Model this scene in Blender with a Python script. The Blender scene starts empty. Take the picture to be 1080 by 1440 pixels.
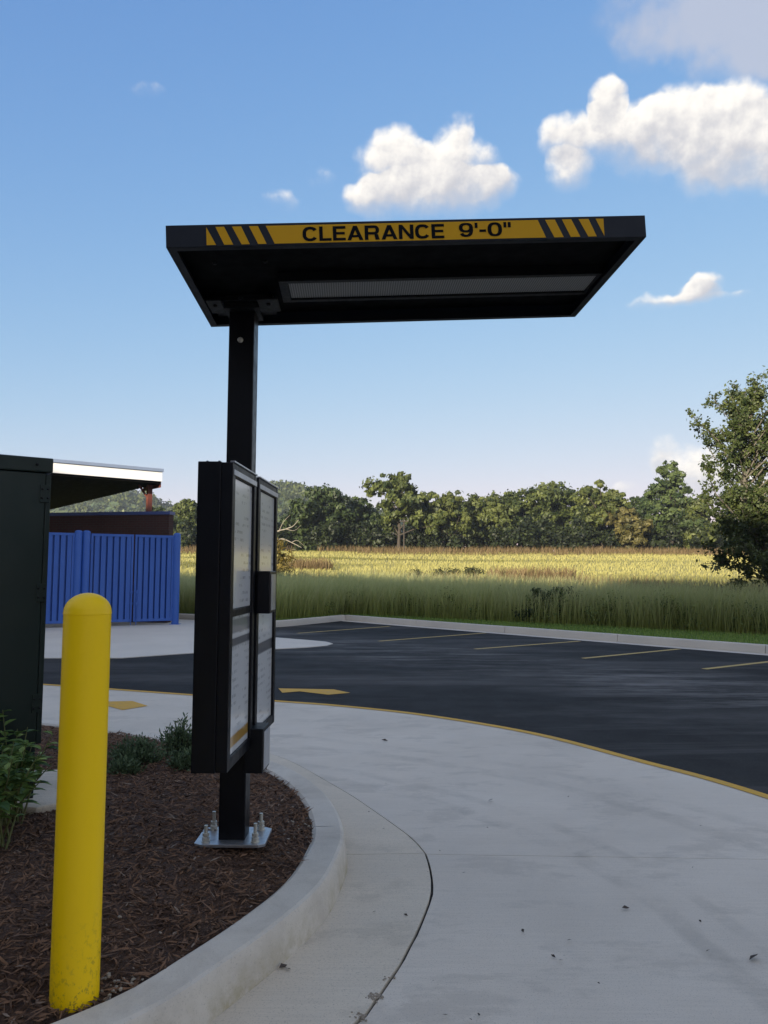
import bpy, bmesh, math, random
import numpy as np
from mathutils import Vector, Matrix, noise
random.seed(7); RNG = np.random.default_rng(7)
SC = bpy.context.scene; COL = SC.collection
RAD = math.radians
# ------------------------------------------------------------------ camera
F = 1084.0; EYE = Vector((0, 0, 1.48))
cd = bpy.data.cameras.new('camera'); cam = bpy.data.objects.new('camera', cd); COL.objects.link(cam)
cd.sensor_fit = 'VERTICAL'; cd.sensor_height = 36; cd.lens = 36 * F / 1440; cd.clip_start = .05; cd.clip_end = 6000
CR = Matrix.Rotation(math.pi / 2 + math.atan(83 / F), 3, 'X') @ Matrix.Rotation(RAD(.3), 3, 'Z')
cam.matrix_world = Matrix.Translation(EYE) @ CR.to_4x4()
SC.camera = cam
def ray(px, py): return CR @ Vector(((px - 540) / F, (720 - py) / F, -1))
def at(px, py, y): v = ray(px, py); return EYE + v * (y / v.y)          # point of a pixel at depth y
def on(px, py, z=0): v = ray(px, py); return EYE + v * ((z - EYE.z) / v.z)  # point of a pixel on height z
# ------------------------------------------------------------------ sun, sky, exposure
EL = RAD(12.5); TS = Vector((-.45, -.89, 0)).normalized() * math.cos(EL) + Vector((0, 0, math.sin(EL)))
sl = bpy.data.lights.new('sun', 'SUN'); sl.energy = 4.4; sl.angle = RAD(.5); sl.color = (1, .88, .68)
so = bpy.data.objects.new('sun', sl); so.rotation_euler = TS.to_track_quat('Z', 'Y').to_euler(); so.location = (-20, -40, 30); COL.objects.link(so)
vs = SC.view_settings; vs.view_transform = 'Standard'; vs.look = 'None'; vs.gamma = 1; vs.use_curve_mapping = False
vs.exposure = 1.30
CY = SC.cycles; CY.max_bounces = 5; CY.diffuse_bounces = 3; CY.glossy_bounces = 2; CY.transmission_bounces = 2; CY.transparent_max_bounces = 4; CY.volume_bounces = 0
W = bpy.data.worlds.new('World'); SC.world = W; W.use_nodes = True
W.cycles.sampling_method = 'MANUAL'; W.cycles.sample_map_resolution = 256
SKYSTR = .15
def world():
    nt = W.node_tree; nt.nodes.clear(); L = nt.links.new
    def nd(t, tree=nt, **k):
        n = tree.nodes.new(t)
        for a, b in k.items(): setattr(n, a, b)
        return n
    sky = nd('ShaderNodeTexSky', sky_type='NISHITA', sun_disc=False, sun_elevation=EL, sun_rotation=math.atan2(TS.x, TS.y) % (2 * math.pi), air_density=1.0, dust_density=.2, ozone_density=2.5, altitude=150)
    def m(op, a, b=None, c=None):
        n = nd('ShaderNodeMath', operation=op)
        for i, v in enumerate((a, b, c)):
            if v is None: continue
            if isinstance(v, (int, float)): n.inputs[i].default_value = v
            else: L(v, n.inputs[i])
        return n.outputs[0]
    def vm(op, *args, scale=None, out=0):
        n = nd('ShaderNodeVectorMath', operation=op)
        for i, v in enumerate(args):
            if isinstance(v, tuple): n.inputs[i].default_value = v
            else: L(v, n.inputs[i])
        if scale is not None:
            if isinstance(scale, (int, float)): n.inputs['Scale'].default_value = scale
            else: L(scale, n.inputs['Scale'])
        return n.outputs[out]
    def noisen(vec, sc, det, rough, out='Fac'):
        n = nd('ShaderNodeTexNoise'); n.inputs['Scale'].default_value = sc; n.inputs['Detail'].default_value = det; n.inputs['Roughness'].default_value = rough
        L(vec, n.inputs['Vector']); return n.outputs[out]
    def mr(v, a, b, c, d, smooth=True):
        n = nd('ShaderNodeMapRange'); n.interpolation_type = 'SMOOTHSTEP' if smooth else 'LINEAR'
        L(v, n.inputs[0])
        for i, x in enumerate((a, b, c, d)): n.inputs[i + 1].default_value = x
        return n.outputs[0]
    # clouds over azimuth / elevation
    tc = nd('ShaderNodeTexCoord'); sp = nd('ShaderNodeSeparateXYZ'); L(tc.outputs['Generated'], sp.inputs[0])
    az = m('MULTIPLY', m('ARCTAN2', sp.outputs[0], sp.outputs[1]), F); el = m('MULTIPLY', m('ARCSINE', sp.outputs[2]), F)
    cb = nd('ShaderNodeCombineXYZ'); L(az, cb.inputs[0]); L(el, cb.inputs[1]); V = cb.outputs[0]
    wv = vm('SCALE', vm('SUBTRACT', noisen(V, .022, 2, .6, out='Color'), (.5, .5, .5)), scale=34)
    V2 = vm('MULTIPLY', vm('ADD', V, wv), (1, 1, 0))
    blobs = [  # px, py, rx, ry, weight
        (556, 232, 66, 50, 1), (640, 236, 74, 52, 1), (602, 276, 132, 40, 1), (692, 264, 46, 28, .8), (520, 272, 50, 28, .5),
        (855, 142, 30, 33, 1.1), (792, 194, 46, 32, .9), (798, 240, 42, 32, .8), (880, 190, 88, 46, 1), (958, 178, 72, 54, 1.1), (1025, 180, 66, 62, 1.1), (985, 222, 110, 40, .6),
        (1078, 205, 84, 46, .9), (1015, 258, 70, 36, .42), (1190, 205, 130, 64, 1),
        (928, 424, 50, 15, .6), (975, 414, 40, 18, .7), (993, 400, 30, 22, .8), (1030, 413, 34, 9, .35),
        (935, 640, 26, 34, .5), (985, 668, 70, 44, .7), (880, 692, 30, 18, .4), (1060, 690, 90, 40, .6),
        (205, 124, 30, 14, .34), (395, 285, 36, 22, .36), (455, 246, 30, 18, .3), (650, 180, 24, 28, .36)]
    soft2 = None
    for px, py, rx, ry, w in ((950, 2, 130, 60, .55), (1060, 30, 120, 70, .8), (1190, 10, 150, 80, .9), (900, 60, 50, 40, .25)):
        v = ray(px, py); a_ = math.atan2(v.x, v.y) * F; e_ = math.atan2(v.z, math.hypot(v.x, v.y)) * F
        dd = vm('MULTIPLY_ADD', V2, (1 / rx, 1 / ry, 0), (-a_ / rx, -e_ / ry, 0)); f = m('MAXIMUM', m('MULTIPLY_ADD', vm('DOT_PRODUCT', dd, dd, out='Value'), -w, w), 0.0)
        soft2 = f if soft2 is None else m('ADD', soft2, f)
    tot = None; grad = None
    for px, py, rx, ry, w in blobs:
        v = ray(px, py); a_ = math.atan2(v.x, v.y) * F; e_ = math.atan2(v.z, math.hypot(v.x, v.y)) * F
        dd = vm('MULTIPLY_ADD', V2, (1 / rx, 1 / ry, 0), (-a_ / rx, -e_ / ry, 0))
        f = m('MAXIMUM', m('MULTIPLY_ADD', vm('DOT_PRODUCT', dd, dd, out='Value'), -w, w), 0.0)
        g_ = vm('SCALE', dd, scale=f)
        tot = f if tot is None else m('ADD', tot, f); grad = g_ if grad is None else vm('ADD', grad, g_)
    # unseen cumulus added over the rest of the sky to brighten the ground
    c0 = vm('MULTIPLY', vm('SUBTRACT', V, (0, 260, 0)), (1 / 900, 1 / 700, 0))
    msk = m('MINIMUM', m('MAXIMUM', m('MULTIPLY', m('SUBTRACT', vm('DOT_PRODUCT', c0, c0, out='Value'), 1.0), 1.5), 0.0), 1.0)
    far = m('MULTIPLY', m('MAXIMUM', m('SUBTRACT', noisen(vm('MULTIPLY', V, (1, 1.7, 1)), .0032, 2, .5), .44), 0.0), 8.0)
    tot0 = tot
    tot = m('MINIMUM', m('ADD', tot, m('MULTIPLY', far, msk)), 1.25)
    fb = noisen(V, .027, 8, .60); fb2 = noisen(vm('ADD', V, (-5, 10, 0)), .027, 5, .56)
    amp = m('MULTIPLY', m('MINIMUM', m('MULTIPLY', tot, 2.6), 1.0), 1.15)
    d0 = m('MULTIPLY_ADD', m('SUBTRACT', fb, .5), amp, tot)
    gs = nd('ShaderNodeSeparateXYZ'); L(grad, gs.inputs[0])
    up_ = m('DIVIDE', m('MULTIPLY_ADD', gs.outputs[0], -.25, gs.outputs[1]), m('MAXIMUM', tot0, .05))     # + towards the lit tops
    rel = m('MULTIPLY', m('SUBTRACT', fb, fb2), 1.5)
    an = nd('ShaderNodeMapRange'); an.interpolation_type = 'SMOOTHSTEP'; L(d0, an.inputs[0]); an.inputs[1].default_value = .12; L(mr(up_, -.6, .35, 2.0, .72), an.inputs[2]); an.inputs[3].default_value = 0; an.inputs[4].default_value = .98; alpha = an.outputs[0]
    shade = mr(m('ADD', m('MULTIPLY', up_, 1.0), rel), -.45, .75, 1, 0)
    shade = m('MULTIPLY', shade, mr(d0, .2, .9, .6, 1))
    ccol = nd('ShaderNodeMix', data_type='RGBA'); L(shade, ccol.inputs[0])
    k = 1 / SKYSTR
    ccol.inputs[6].default_value = tuple(k * x for x in CLOUD_LIT) + (1,); ccol.inputs[7].default_value = tuple(k * x for x in CLOUD_SHADE) + (1,)
    tint = nd('ShaderNodeMix', data_type='RGBA', blend_type='MULTIPLY'); tint.inputs[0].default_value = 1; L(sky.outputs[0], tint.inputs[6]); tint.inputs[7].default_value = SKYTINT
    mx = nd('ShaderNodeMix', data_type='RGBA'); L(alpha, mx.inputs[0]); U = SKYSTR * 2 ** vs.exposure; u = vm('SCALE', tint.outputs[2], scale=U)
    soft = vm('DIVIDE', vm('MULTIPLY', u, (.83, 1.34, 2.65)), vm('MULTIPLY_ADD', u, (.22, 1.08, 2.5), (1, 1, 1)))
    veil = nd('ShaderNodeMix', data_type='RGBA'); L(mr(m('MULTIPLY_ADD', m('SUBTRACT', fb, .5), m('MINIMUM', m('MULTIPLY', soft2, 3.0), .9), soft2), .05, .85, 0, .82), veil.inputs[0]); L(vm('SCALE', soft, scale=1 / U), veil.inputs[6]); veil.inputs[7].default_value = tuple(k * x for x in (.225, .24, .285)) + (1,)
    L(veil.outputs[2], mx.inputs[6]); L(ccol.outputs[2], mx.inputs[7])
    bg = nd('ShaderNodeBackground'); bg.inputs[1].default_value = SKYSTR; L(mx.outputs[2], bg.inputs[0])
    out = nd('ShaderNodeOutputWorld'); L(bg.outputs[0], out.inputs[0])
SKYTINT = (.80, .73, .82, 1); CLOUD_LIT = (.475, .45, .415); CLOUD_SHADE = (.262, .262, .278)
world()
# ------------------------------------------------------------------ mesh helpers
def tag(o, label=None, cat=None, group=None, kind=None):
    for k, v in (('label', label), ('category', cat), ('group', group), ('kind', kind)):
        if v: o[k] = v
    return o
def empty(name, loc, rz=0, **k):
    o = bpy.data.objects.new(name, None); o.location = loc; o.rotation_euler = (0, 0, rz); o.empty_display_size = .1; COL.objects.link(o); return tag(o, **k)
def link(name, me, parent=None, loc=None, rot=None, **k):
    o = bpy.data.objects.new(name, me); COL.objects.link(o)
    if parent: o.parent = parent
    if loc is not None: o.location = loc
    if rot is not None: o.rotation_euler = rot
    return tag(o, **k)
class MB:
    def __init__(s): s.v = []; s.f = []
    def add(s, v, f):
        n = len(s.v); s.v += [tuple(p) for p in v]; s.f += [tuple(i + n for i in q) for q in f]; return s
    def box(s, x0, x1, y0, y1, z0, z1, M=None):
        v = [Vector((x, y, z)) for z in (z0, z1) for x, y in ((x0, y0), (x1, y0), (x1, y1), (x0, y1))]
        if M: v = [M @ p for p in v]
        return s.add(v, [(3, 2, 1, 0), (4, 5, 6, 7), (0, 1, 5, 4), (1, 2, 6, 5), (2, 3, 7, 6), (3, 0, 4, 7)])
    def tube(s, pts, rad, n=8, caps=True):
        pts = [Vector(p) for p in pts]; rad = rad if hasattr(rad, '__len__') else [rad] * len(pts); b = len(s.v)
        up = None
        for i, p in enumerate(pts):
            d = (pts[min(i + 1, len(pts) - 1)] - pts[max(i - 1, 0)]).normalized()
            if up is None: up = Vector((1, 0, 0)) if abs(d.x) < .8 else Vector((0, 1, 0))
            a = (up - d * up.dot(d)).normalized(); c = d.cross(a); up = a
            for k in range(n):
                t = 2 * math.pi * k / n; s.v.append(tuple(p + (a * math.cos(t) + c * math.sin(t)) * rad[i]))
        for i in range(len(pts) - 1):
            for k in range(n):
                k2 = (k + 1) % n; s.f.append((b + i * n + k, b + i * n + k2, b + (i + 1) * n + k2, b + (i + 1) * n + k))
        if caps:
            s.f.append(tuple(b + k for k in reversed(range(n)))); s.f.append(tuple(b + (len(pts) - 1) * n + k for k in range(n)))
        return s
    def lathe(s, prof, n=32, c=(0, 0, 0)):
        b = len(s.v)
        for r, z in prof:
            for k in range(n):
                t = 2 * math.pi * k / n; s.v.append((c[0] + r * math.cos(t), c[1] + r * math.sin(t), c[2] + z))
        for i in range(len(prof) - 1):
            for k in range(n):
                k2 = (k + 1) % n; s.f.append((b + i * n + k, b + i * n + k2, b + (i + 1) * n + k2, b + (i + 1) * n + k))
        s.f.append(tuple(b + k for k in reversed(range(n)))); s.f.append(tuple(b + (len(prof) - 1) * n + k for k in range(n)))
        return s
    def poly(s, pts, z0, z1):            # vertical prism on an outline
        n = len(pts); s.add([(p[0], p[1], z0) for p in pts] + [(p[0], p[1], z1) for p in pts], [tuple(range(n - 1, -1, -1)), tuple(range(n, 2 * n))] + [(i, (i + 1) % n, (i + 1) % n + n, i + n) for i in range(n)]); return s
    def mesh(s, name, mat, bevel=0, smooth=None, seg=2):
        me = bpy.data.meshes.new(name); me.from_pydata(s.v, [], s.f); me.update()
        bm = bmesh.new(); bm.from_mesh(me)
        bmesh.ops.recalc_face_normals(bm, faces=bm.faces)
        if bevel:
            es = [e for e in bm.edges if len(e.link_faces) == 2 and e.calc_face_angle() > RAD(35)]
            bmesh.ops.bevel(bm, geom=es, offset=bevel, segments=seg, affect='EDGES', profile=.6)
        if smooth is not None:
            for f in bm.faces: f.smooth = True
            for e in bm.edges:
                if len(e.link_faces) == 2: e.smooth = e.calc_face_angle() < RAD(smooth)
        bm.to_mesh(me); bm.free()
        me.materials.append(mat); return me
    def build(s, name, mat, parent=None, bevel=0, smooth=None, loc=None, rot=None, **k):
        return link(name, s.mesh(name, mat, bevel, smooth), parent, loc, rot, **k)
def raw(name, v, faces, mat, col=None, smooth=False):
    """numpy verts (N,3), faces list of (M,k) arrays; optional vertex colours"""
    me = bpy.data.meshes.new(name); v = np.asarray(v, np.float32)
    me.vertices.add(len(v)); me.vertices.foreach_set('co', v.ravel())
    li = np.concatenate([f.ravel() for f in faces]).astype(np.int32); sizes = np.concatenate([np.full(len(f), f.shape[1]) for f in faces]).astype(np.int32)
    me.loops.add(len(li)); me.loops.foreach_set('vertex_index', li)
    me.polygons.add(len(sizes)); me.polygons.foreach_set('loop_start', np.concatenate([[0], np.cumsum(sizes)[:-1]]).astype(np.int32)); me.polygons.foreach_set('loop_total', sizes)
    if smooth: me.polygons.foreach_set('use_smooth', np.ones(len(sizes), bool))
    me.update(calc_edges=True)
    if col is not None:
        a = me.color_attributes.new('Col', 'FLOAT_COLOR', 'POINT'); c = np.ones((len(v), 4), np.float32); c[:, :3] = col; a.data.foreach_set('color', c.ravel())
    me.materials.append(mat); return me
def spline(pts, n=12):
    P = [Vector(p) for p in pts]; P = [P[0] * 2 - P[1]] + P + [P[-1] * 2 - P[-2]]; out = []
    for i in range(1, len(P) - 2):
        for k in range(n):
            t = k / n; a, b, c, d = P[i - 1:i + 3]
            out.append(.5 * ((2 * b) + (c - a) * t + (2 * a - 5 * b + 4 * c - d) * t * t + (3 * b - a - 3 * c + d) * t ** 3))
    out.append(P[-2]); return out
def resample(pts, n):
    P = [Vector(p) for p in pts]; L = [0]
    for a, b in zip(P, P[1:]): L.append(L[-1] + (b - a).length)
    out = []; j = 0
    for i in range(n):
        t = L[-1] * i / (n - 1)
        while j < len(L) - 2 and L[j + 1] < t: j += 1
        out.append(P[j].lerp(P[j + 1], (t - L[j]) / max(1e-9, L[j + 1] - L[j])))
    return out
def offset(pts, d):
    out = []
    for i, p in enumerate(pts):
        t = (pts[min(i + 1, len(pts) - 1)] - pts[max(i - 1, 0)]).normalized(); out.append(p + Vector((-t.y, t.x)) * d)
    return out
def strip(mb, A, B, z, zb=None):
    n = len(A); v = [(p[0], p[1], z) for p in A] + [(p[0], p[1], z) for p in B]; f = [(i, i + 1, n + i + 1, n + i) for i in range(n - 1)]
    if zb is not None:
        v += [(p[0], p[1], zb) for p in A] + [(p[0], p[1], zb) for p in B]
        f += [(i, i + 1, 2 * n + i + 1, 2 * n + i) for i in range(n - 1)] + [(n + i, n + i + 1, 3 * n + i + 1, 3 * n + i) for i in range(n - 1)]
        f += [(0, n, 3 * n, 2 * n), (n - 1, 2 * n - 1, 4 * n - 1, 3 * n - 1)]
    return mb.add(v, f)
# ------------------------------------------------------------------ materials
class N:
    def __init__(s, name):
        s.m = bpy.data.materials.new(name); s.m.use_nodes = True; s.t = s.m.node_tree; s.b = s.t.nodes['Principled BSDF']; s.L = s.t.links.new
        s.tc = s.t.nodes.new('ShaderNodeTexCoord').outputs['Object']
    def set(s, **k):
        for a, v in k.items():
            a = a.replace('_', ' '); i = s.b.inputs[a]
            if isinstance(v, (int, float, tuple)): i.default_value = (*v, 1) if isinstance(v, tuple) and len(v) == 3 else v
            else: s.L(v, i)
        return s
    def mapped(s, sc=(1, 1, 1), rot=(0, 0, 0)):
        n = s.t.nodes.new('ShaderNodeMapping'); s.L(s.tc, n.inputs[0]); n.inputs['Scale'].default_value = sc; n.inputs['Rotation'].default_value = rot; return n.outputs[0]
    def noise(s, sc, det=4, rough=.55, vec=None, dist=0, out='Fac'):
        n = s.t.nodes.new('ShaderNodeTexNoise'); s.L(vec or s.tc, n.inputs['Vector']); n.inputs['Scale'].default_value = sc; n.inputs['Detail'].default_value = det; n.inputs['Roughness'].default_value = rough; n.inputs['Distortion'].default_value = dist; return n.outputs[out]
    def vor(s, sc, vec=None, out='Distance', feature='F1'):
        n = s.t.nodes.new('ShaderNodeTexVoronoi'); n.feature = feature; s.L(vec or s.tc, n.inputs['Vector']); n.inputs['Scale'].default_value = sc; return n.outputs[out]
    def ramp(s, f, *st):
        n = s.t.nodes.new('ShaderNodeValToRGB'); s.L(f, n.inputs[0]); e = n.color_ramp.elements
        while len(e) < len(st): e.new(.5)
        for x, (p, c) in zip(e, st): x.position = p; x.color = (*c, 1) if isinstance(c, tuple) else (c, c, c, 1)
        return n.outputs[0]
    def mix(s, f, a, b, mode='MIX'):
        n = s.t.nodes.new('ShaderNodeMix'); n.data_type = 'RGBA'; n.blend_type = mode
        for i, v in ((0, f), (6, a), (7, b)):
            if isinstance(v, (int, float)): n.inputs[i].default_value = v
            elif isinstance(v, tuple): n.inputs[i].default_value = (*v, 1)
            else: s.L(v, n.inputs[i])
        return n.outputs[2]
    def math(s, op, a, b):
        n = s.t.nodes.new('ShaderNodeMath'); n.operation = op
        for i, v in enumerate((a, b)):
            if isinstance(v, (int, float)): n.inputs[i].default_value = v
            else: s.L(v, n.inputs[i])
        return n.outputs[0]
    def xyz(s, vec=None):
        n = s.t.nodes.new('ShaderNodeSeparateXYZ'); s.L(vec or s.tc, n.inputs[0]); return n.outputs
    def bump(s, h, st=.3, d=.01):
        n = s.t.nodes.new('ShaderNodeBump'); s.L(h, n.inputs['Height']); n.inputs['Strength'].default_value = st; n.inputs['Distance'].default_value = d; s.L(n.outputs[0], s.b.inputs['Normal']); return s
    def attr(s, name='Col'):
        n = s.t.nodes.new('ShaderNodeAttribute'); n.attribute_name = name; return n.outputs['Color']
def simple(name, col, rough=.5, var=.12, sc=6, bump=0, bs=60, bd=.002, **k):
    n = N(name); f = n.noise(sc, 5)
    n.set(Base_Color=n.mix(f, tuple(c * (1 - var) for c in col), tuple(min(1, c * (1 + var)) for c in col)), Roughness=n.ramp(n.noise(sc * 2.3, 4), (.3, max(0, rough - .08)), (.7, min(1, rough + .08))), **k)
    if bump: n.bump(n.noise(bs, 4), bump, bd)
    return n.m
def concrete(name, base, tone, stain=.55, tyres=False):
    n = N(name)
    big = n.ramp(n.noise(.55, 6, .62, dist=.15), (.30, tuple(c * .84 for c in base)), (.52, base), (.72, tone))
    st = n.ramp(n.noise(1.6, 7, .7, vec=n.mapped((1, 1.8, 1)), dist=.25), (.53, 0), (.60, stain))
    c = n.mix(st, big, tuple(x * .66 for x in base))
    br = n.noise(26, 5, .7, vec=n.mapped((.12, 3.2, 1), (0, 0, .06)))            # broom marks
    c = n.mix(n.ramp(br, (.38, 0), (.72, .42)), c, tuple(x * .74 for x in base))
    if tyres:
        for cx, cy, rad, wd, st_ in ((-2.2, 2.6, 3.55, .075, .34), (-2.2, 2.6, 3.78, .06, .22), (-2.6, 1.6, 5.4, .10, .26), (-2.6, 1.6, 5.72, .08, .2)):
            dv = n.t.nodes.new('ShaderNodeVectorMath'); dv.operation = 'DISTANCE'; n.L(n.tc, dv.inputs[0]); dv.inputs[1].default_value = (cx, cy, 0)
            e_ = n.math('ABSOLUTE', n.math('SUBTRACT', n.math('ADD', dv.outputs['Value'], n.math('MULTIPLY', n.noise(.7, 2), .25)), rad + .12), 0)
            tm = n.math('MULTIPLY', n.ramp(n.math('DIVIDE', e_, wd), (.45, st_), (1, 0)), n.ramp(n.noise(2.2, 6, .7), (.42, 0), (.6, 1)))
            c = n.mix(tm, c, tuple(x * .42 for x in base))
    sp = n.ramp(n.noise(170, 2, .6), (.34, .55), (.42, 0))
    c = n.mix(sp, c, tuple(x * .5 for x in base))
    pit = n.ramp(n.vor(38), (.03, .8), (.06, 0))
    c = n.mix(pit, c, (.05, .05, .045))
    n.set(Base_Color=c, Roughness=n.ramp(n.noise(3, 4), (.3, .72), (.7, .9)))
    h = n.mix(.5, n.noise(60, 5, .65), br)
    n.bump(h, .35, .004); return n.m
M = {}
M['lane'] = concrete('lane_concrete', (.65, .575, .475), (.71, .635, .53), .42, tyres=True)
M['gutter'] = concrete('gutter_concrete', (.65, .56, .435), (.71, .62, .49), .4)
def kerbmat():
    n = N('kerb_concrete'); z = n.xyz()[2]
    c = n.ramp(n.noise(3, 6, .65, dist=.5), (.3, (.46, .405, .33)), (.55, (.60, .54, .45)), (.8, (.66, .60, .505)))
    lo = n.math('MULTIPLY', n.ramp(z, (.0, 1), (.13, 0)), n.ramp(n.noise(7, 6, .7), (.42, 0), (.62, .8)))
    c = n.mix(lo, c, (.36, .30, .17))
    c = n.mix(n.ramp(n.noise(140, 3, .6), (.31, .4), (.40, 0)), c, (.22, .20, .17))
    n.set(Base_Color=c, Roughness=.85); n.bump(n.mix(.5, n.noise(45, 6, .7), n.noise(9, 3)), .5, .006); return n.m
M['kerb'] = kerbmat()
M['farkerb'] = simple('far_kerb_concrete', (.57, .515, .44), .85, .15, 1.2)
def asphaltmat():
    n = N('asphalt')
    c = n.ramp(n.noise(.35, 6, .6), (.3, (.012, .0112, .011)), (.7, (.020, .0188, .018)))
    n1 = n.noise(.5, 7, .75, vec=n.mapped((.16, 1.1, 1), (0, 0, -.12)), dist=.5)
    dust = n.math('MULTIPLY', n.ramp(n1, (.46, 0), (.66, .75)), n.ramp(n.noise(.22, 2, vec=n.mapped((.3, 1, 1))), (.40, 0), (.52, 1)))
    px_, py_, pz_ = n.xyz(); dist = n.math('MULTIPLY', n.math('ADD', n.math('MULTIPLY', n.math('ADD', px_, 1.16), .738), n.math('MULTIPLY', n.math('SUBTRACT', py_, 23.4), .675)), -.1)
    band = n.math('MULTIPLY', n.ramp(dist, (.30, 0), (.40, 1), (.56, 1), (.72, .05)), n.ramp(n.noise(.9, 8, .8, vec=n.mapped((.22, 1.3, 1), (0, 0, -.08))), (.44, 0), (.60, .8)))
    c = n.mix(n.math('MAXIMUM', n.math('MULTIPLY', dust, .6), band), c, (.19, .178, .168))
    c = n.mix(n.ramp(n.noise(130, 2, .5), (.58, 0), (.7, .6)), c, (.07, .07, .072))
    n.set(Base_Color=c, Specular_IOR_Level=.18, Roughness=n.ramp(n.noise(2, 3), (.3, .75), (.7, .9))); n.bump(n.noise(90, 4, .7), .5, .006); return n.m
M['asphalt'] = asphaltmat()
def paintmat(name, col, wear, base):
    n = N(name); w = n.ramp(n.noise(14, 7, .75), (.5, 0), (.72, wear)); n.set(Base_Color=n.mix(w, n.mix(n.noise(2, 3), tuple(c * .85 for c in col), col), base), Roughness=.7); n.bump(n.noise(90, 4), .3, .003); return n.m
M['ypaint'] = paintmat('yellow_road_paint', (.66, .36, .025), .55, (.25, .22, .18))
M['stall'] = paintmat('stall_line_paint', (.52, .36, .10), .8, (.12, .12, .12))
M['black'] = simple('black_powder_coat', (.0022, .0028, .0050), .42, .2, 9, .15, 400, .0006, Specular_IOR_Level=.22)
M['soffit'] = simple('matte_black_soffit', (.002, .002, .002), .75, .2, 6, Specular_IOR_Level=.1)
M['bracket'] = simple('dark_bracket_steel', (.004, .004, .0045), .5, .3, 20, Specular_IOR_Level=.3)
M['fascia'] = simple('navy_black_coat', (.0035, .0055, .012), .5, .15, 4, Specular_IOR_Level=.3)
M['steel'] = simple('galvanised_steel', (.42, .43, .45), .38, .3, 25, .1, 90, .001, Metallic=.85)
M['bolt'] = simple('zinc_bolt', (.55, .53, .46), .42, .25, 90, Metallic=.6)
M['silver'] = simple('silver_trim', (.42, .43, .46), .36, .06, 6, Metallic=.7)
M['band'] = simple('amber_vinyl', (.62, .32, .004), .5, .05, 5, Specular_IOR_Level=.2)
M['ink'] = simple('dark_vinyl', (.004, .0045, .006), .6, .1, 5, Specular_IOR_Level=.08)
M['mesh'] = None
def perfmat():
    n = N('perforated_diffuser'); x, y, z = n.xyz(n.mapped((1, 1, 1), (0, 0, .785))); v = n.math('MULTIPLY', n.math('SINE', n.math('MULTIPLY', x, 400), 0), n.math('SINE', n.math('MULTIPLY', y, 400), 0)); c = n.ramp(v, (.15, (.26, .26, .25)), (.4, (.01, .01, .01)))
    n.set(Base_Color=c, Roughness=.5); return n.m
M['mesh'] = perfmat()
def bollardmat():
    n = N('yellow_bollard_paint'); z = n.xyz()[2]
    c = n.mix(n.noise(5, 4), (.92, .585, .001), (.97, .63, .002))
    dirt = n.math('MULTIPLY', n.ramp(z, (.02, 1), (.34, 0)), n.ramp(n.noise(55, 6, .75, vec=n.mapped((1, 1, .7))), (.53, 0), (.60, .75)))
    dirt = n.math('MULTIPLY', dirt, n.ramp(n.noise(4, 3), (.4, .15), (.6, 1)))
    c = n.mix(dirt, c, (.06, .045, .03))
    n.set(Base_Color=c, Roughness=.45, Specular_IOR_Level=.3); n.bump(n.mix(n.ramp(z, (.98, 0), (1.0, 1)), n.noise(14, 2), n.noise(40, 5, .6)), .25, .004); return n.m
M['bollard'] = bollardmat()
M['cabgreen'] = simple('dark_green_enamel', (.006, .017, .013), .42, .25, 3, .12, 50, .001, Specular_IOR_Level=.35)
def pagemat(name, off):
    n = N(name); x, y, z = n.xyz()
    rows = n.t.nodes.new('ShaderNodeTexBrick'); n.L(n.mapped((1, 1, 1), (RAD(0), 0, 0)), rows.inputs['Vector'])
    cv = n.t.nodes.new('ShaderNodeCombineXYZ'); n.L(y, cv.inputs[0]); n.L(z, cv.inputs[1]); n.L(cv.outputs[0], rows.inputs['Vector'])
    for a, b in (('Scale', 1), ('Mortar Size', .0105), ('Brick Width', .13), ('Row Height', .033), ('Mortar Smooth', .1)): rows.inputs[a].default_value = b
    txt = n.math('MULTIPLY', n.math('SUBTRACT', 1, rows.outputs['Fac']), n.ramp(n.noise(9, 2, .5, vec=cv.outputs[0]), (.5, 0), (.54, .62)))
    lin = n.ramp(n.noise(60, 3, .7, vec=cv.outputs[0]), (.45, .2), (.55, 1)); txt = n.math('MULTIPLY', txt, lin)
    c = n.mix(txt, n.mix(n.noise(2.5, 3), (.58, .58, .58), (.70, .70, .69)), (.16, .16, .17))
    def bandz(a, b, col, c):
        m = n.math('MULTIPLY', n.ramp(z, (a - .004, 0), (a, 1)), n.ramp(z, (b, 1), (b + .004, 0))); return n.mix(m, c, col)
    for a, b, col in off: c = bandz(a, b, col, c)
    n.set(Base_Color=c, Roughness=.28, Coat_Weight=.6, Coat_Roughness=.08); return n.m
def gatemat():
    n = N('blue_gate_paint'); c = n.mix(n.noise(1.5, 5, .6), (.030, .105, .40), (.043, .135, .48)); c = n.mix(n.ramp(n.noise(18, 6, .7), (.62, 0), (.75, .5)), c, (.02, .05, .18))
    n.set(Base_Color=c, Roughness=.5); return n.m
M['gate'] = gatemat()
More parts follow.
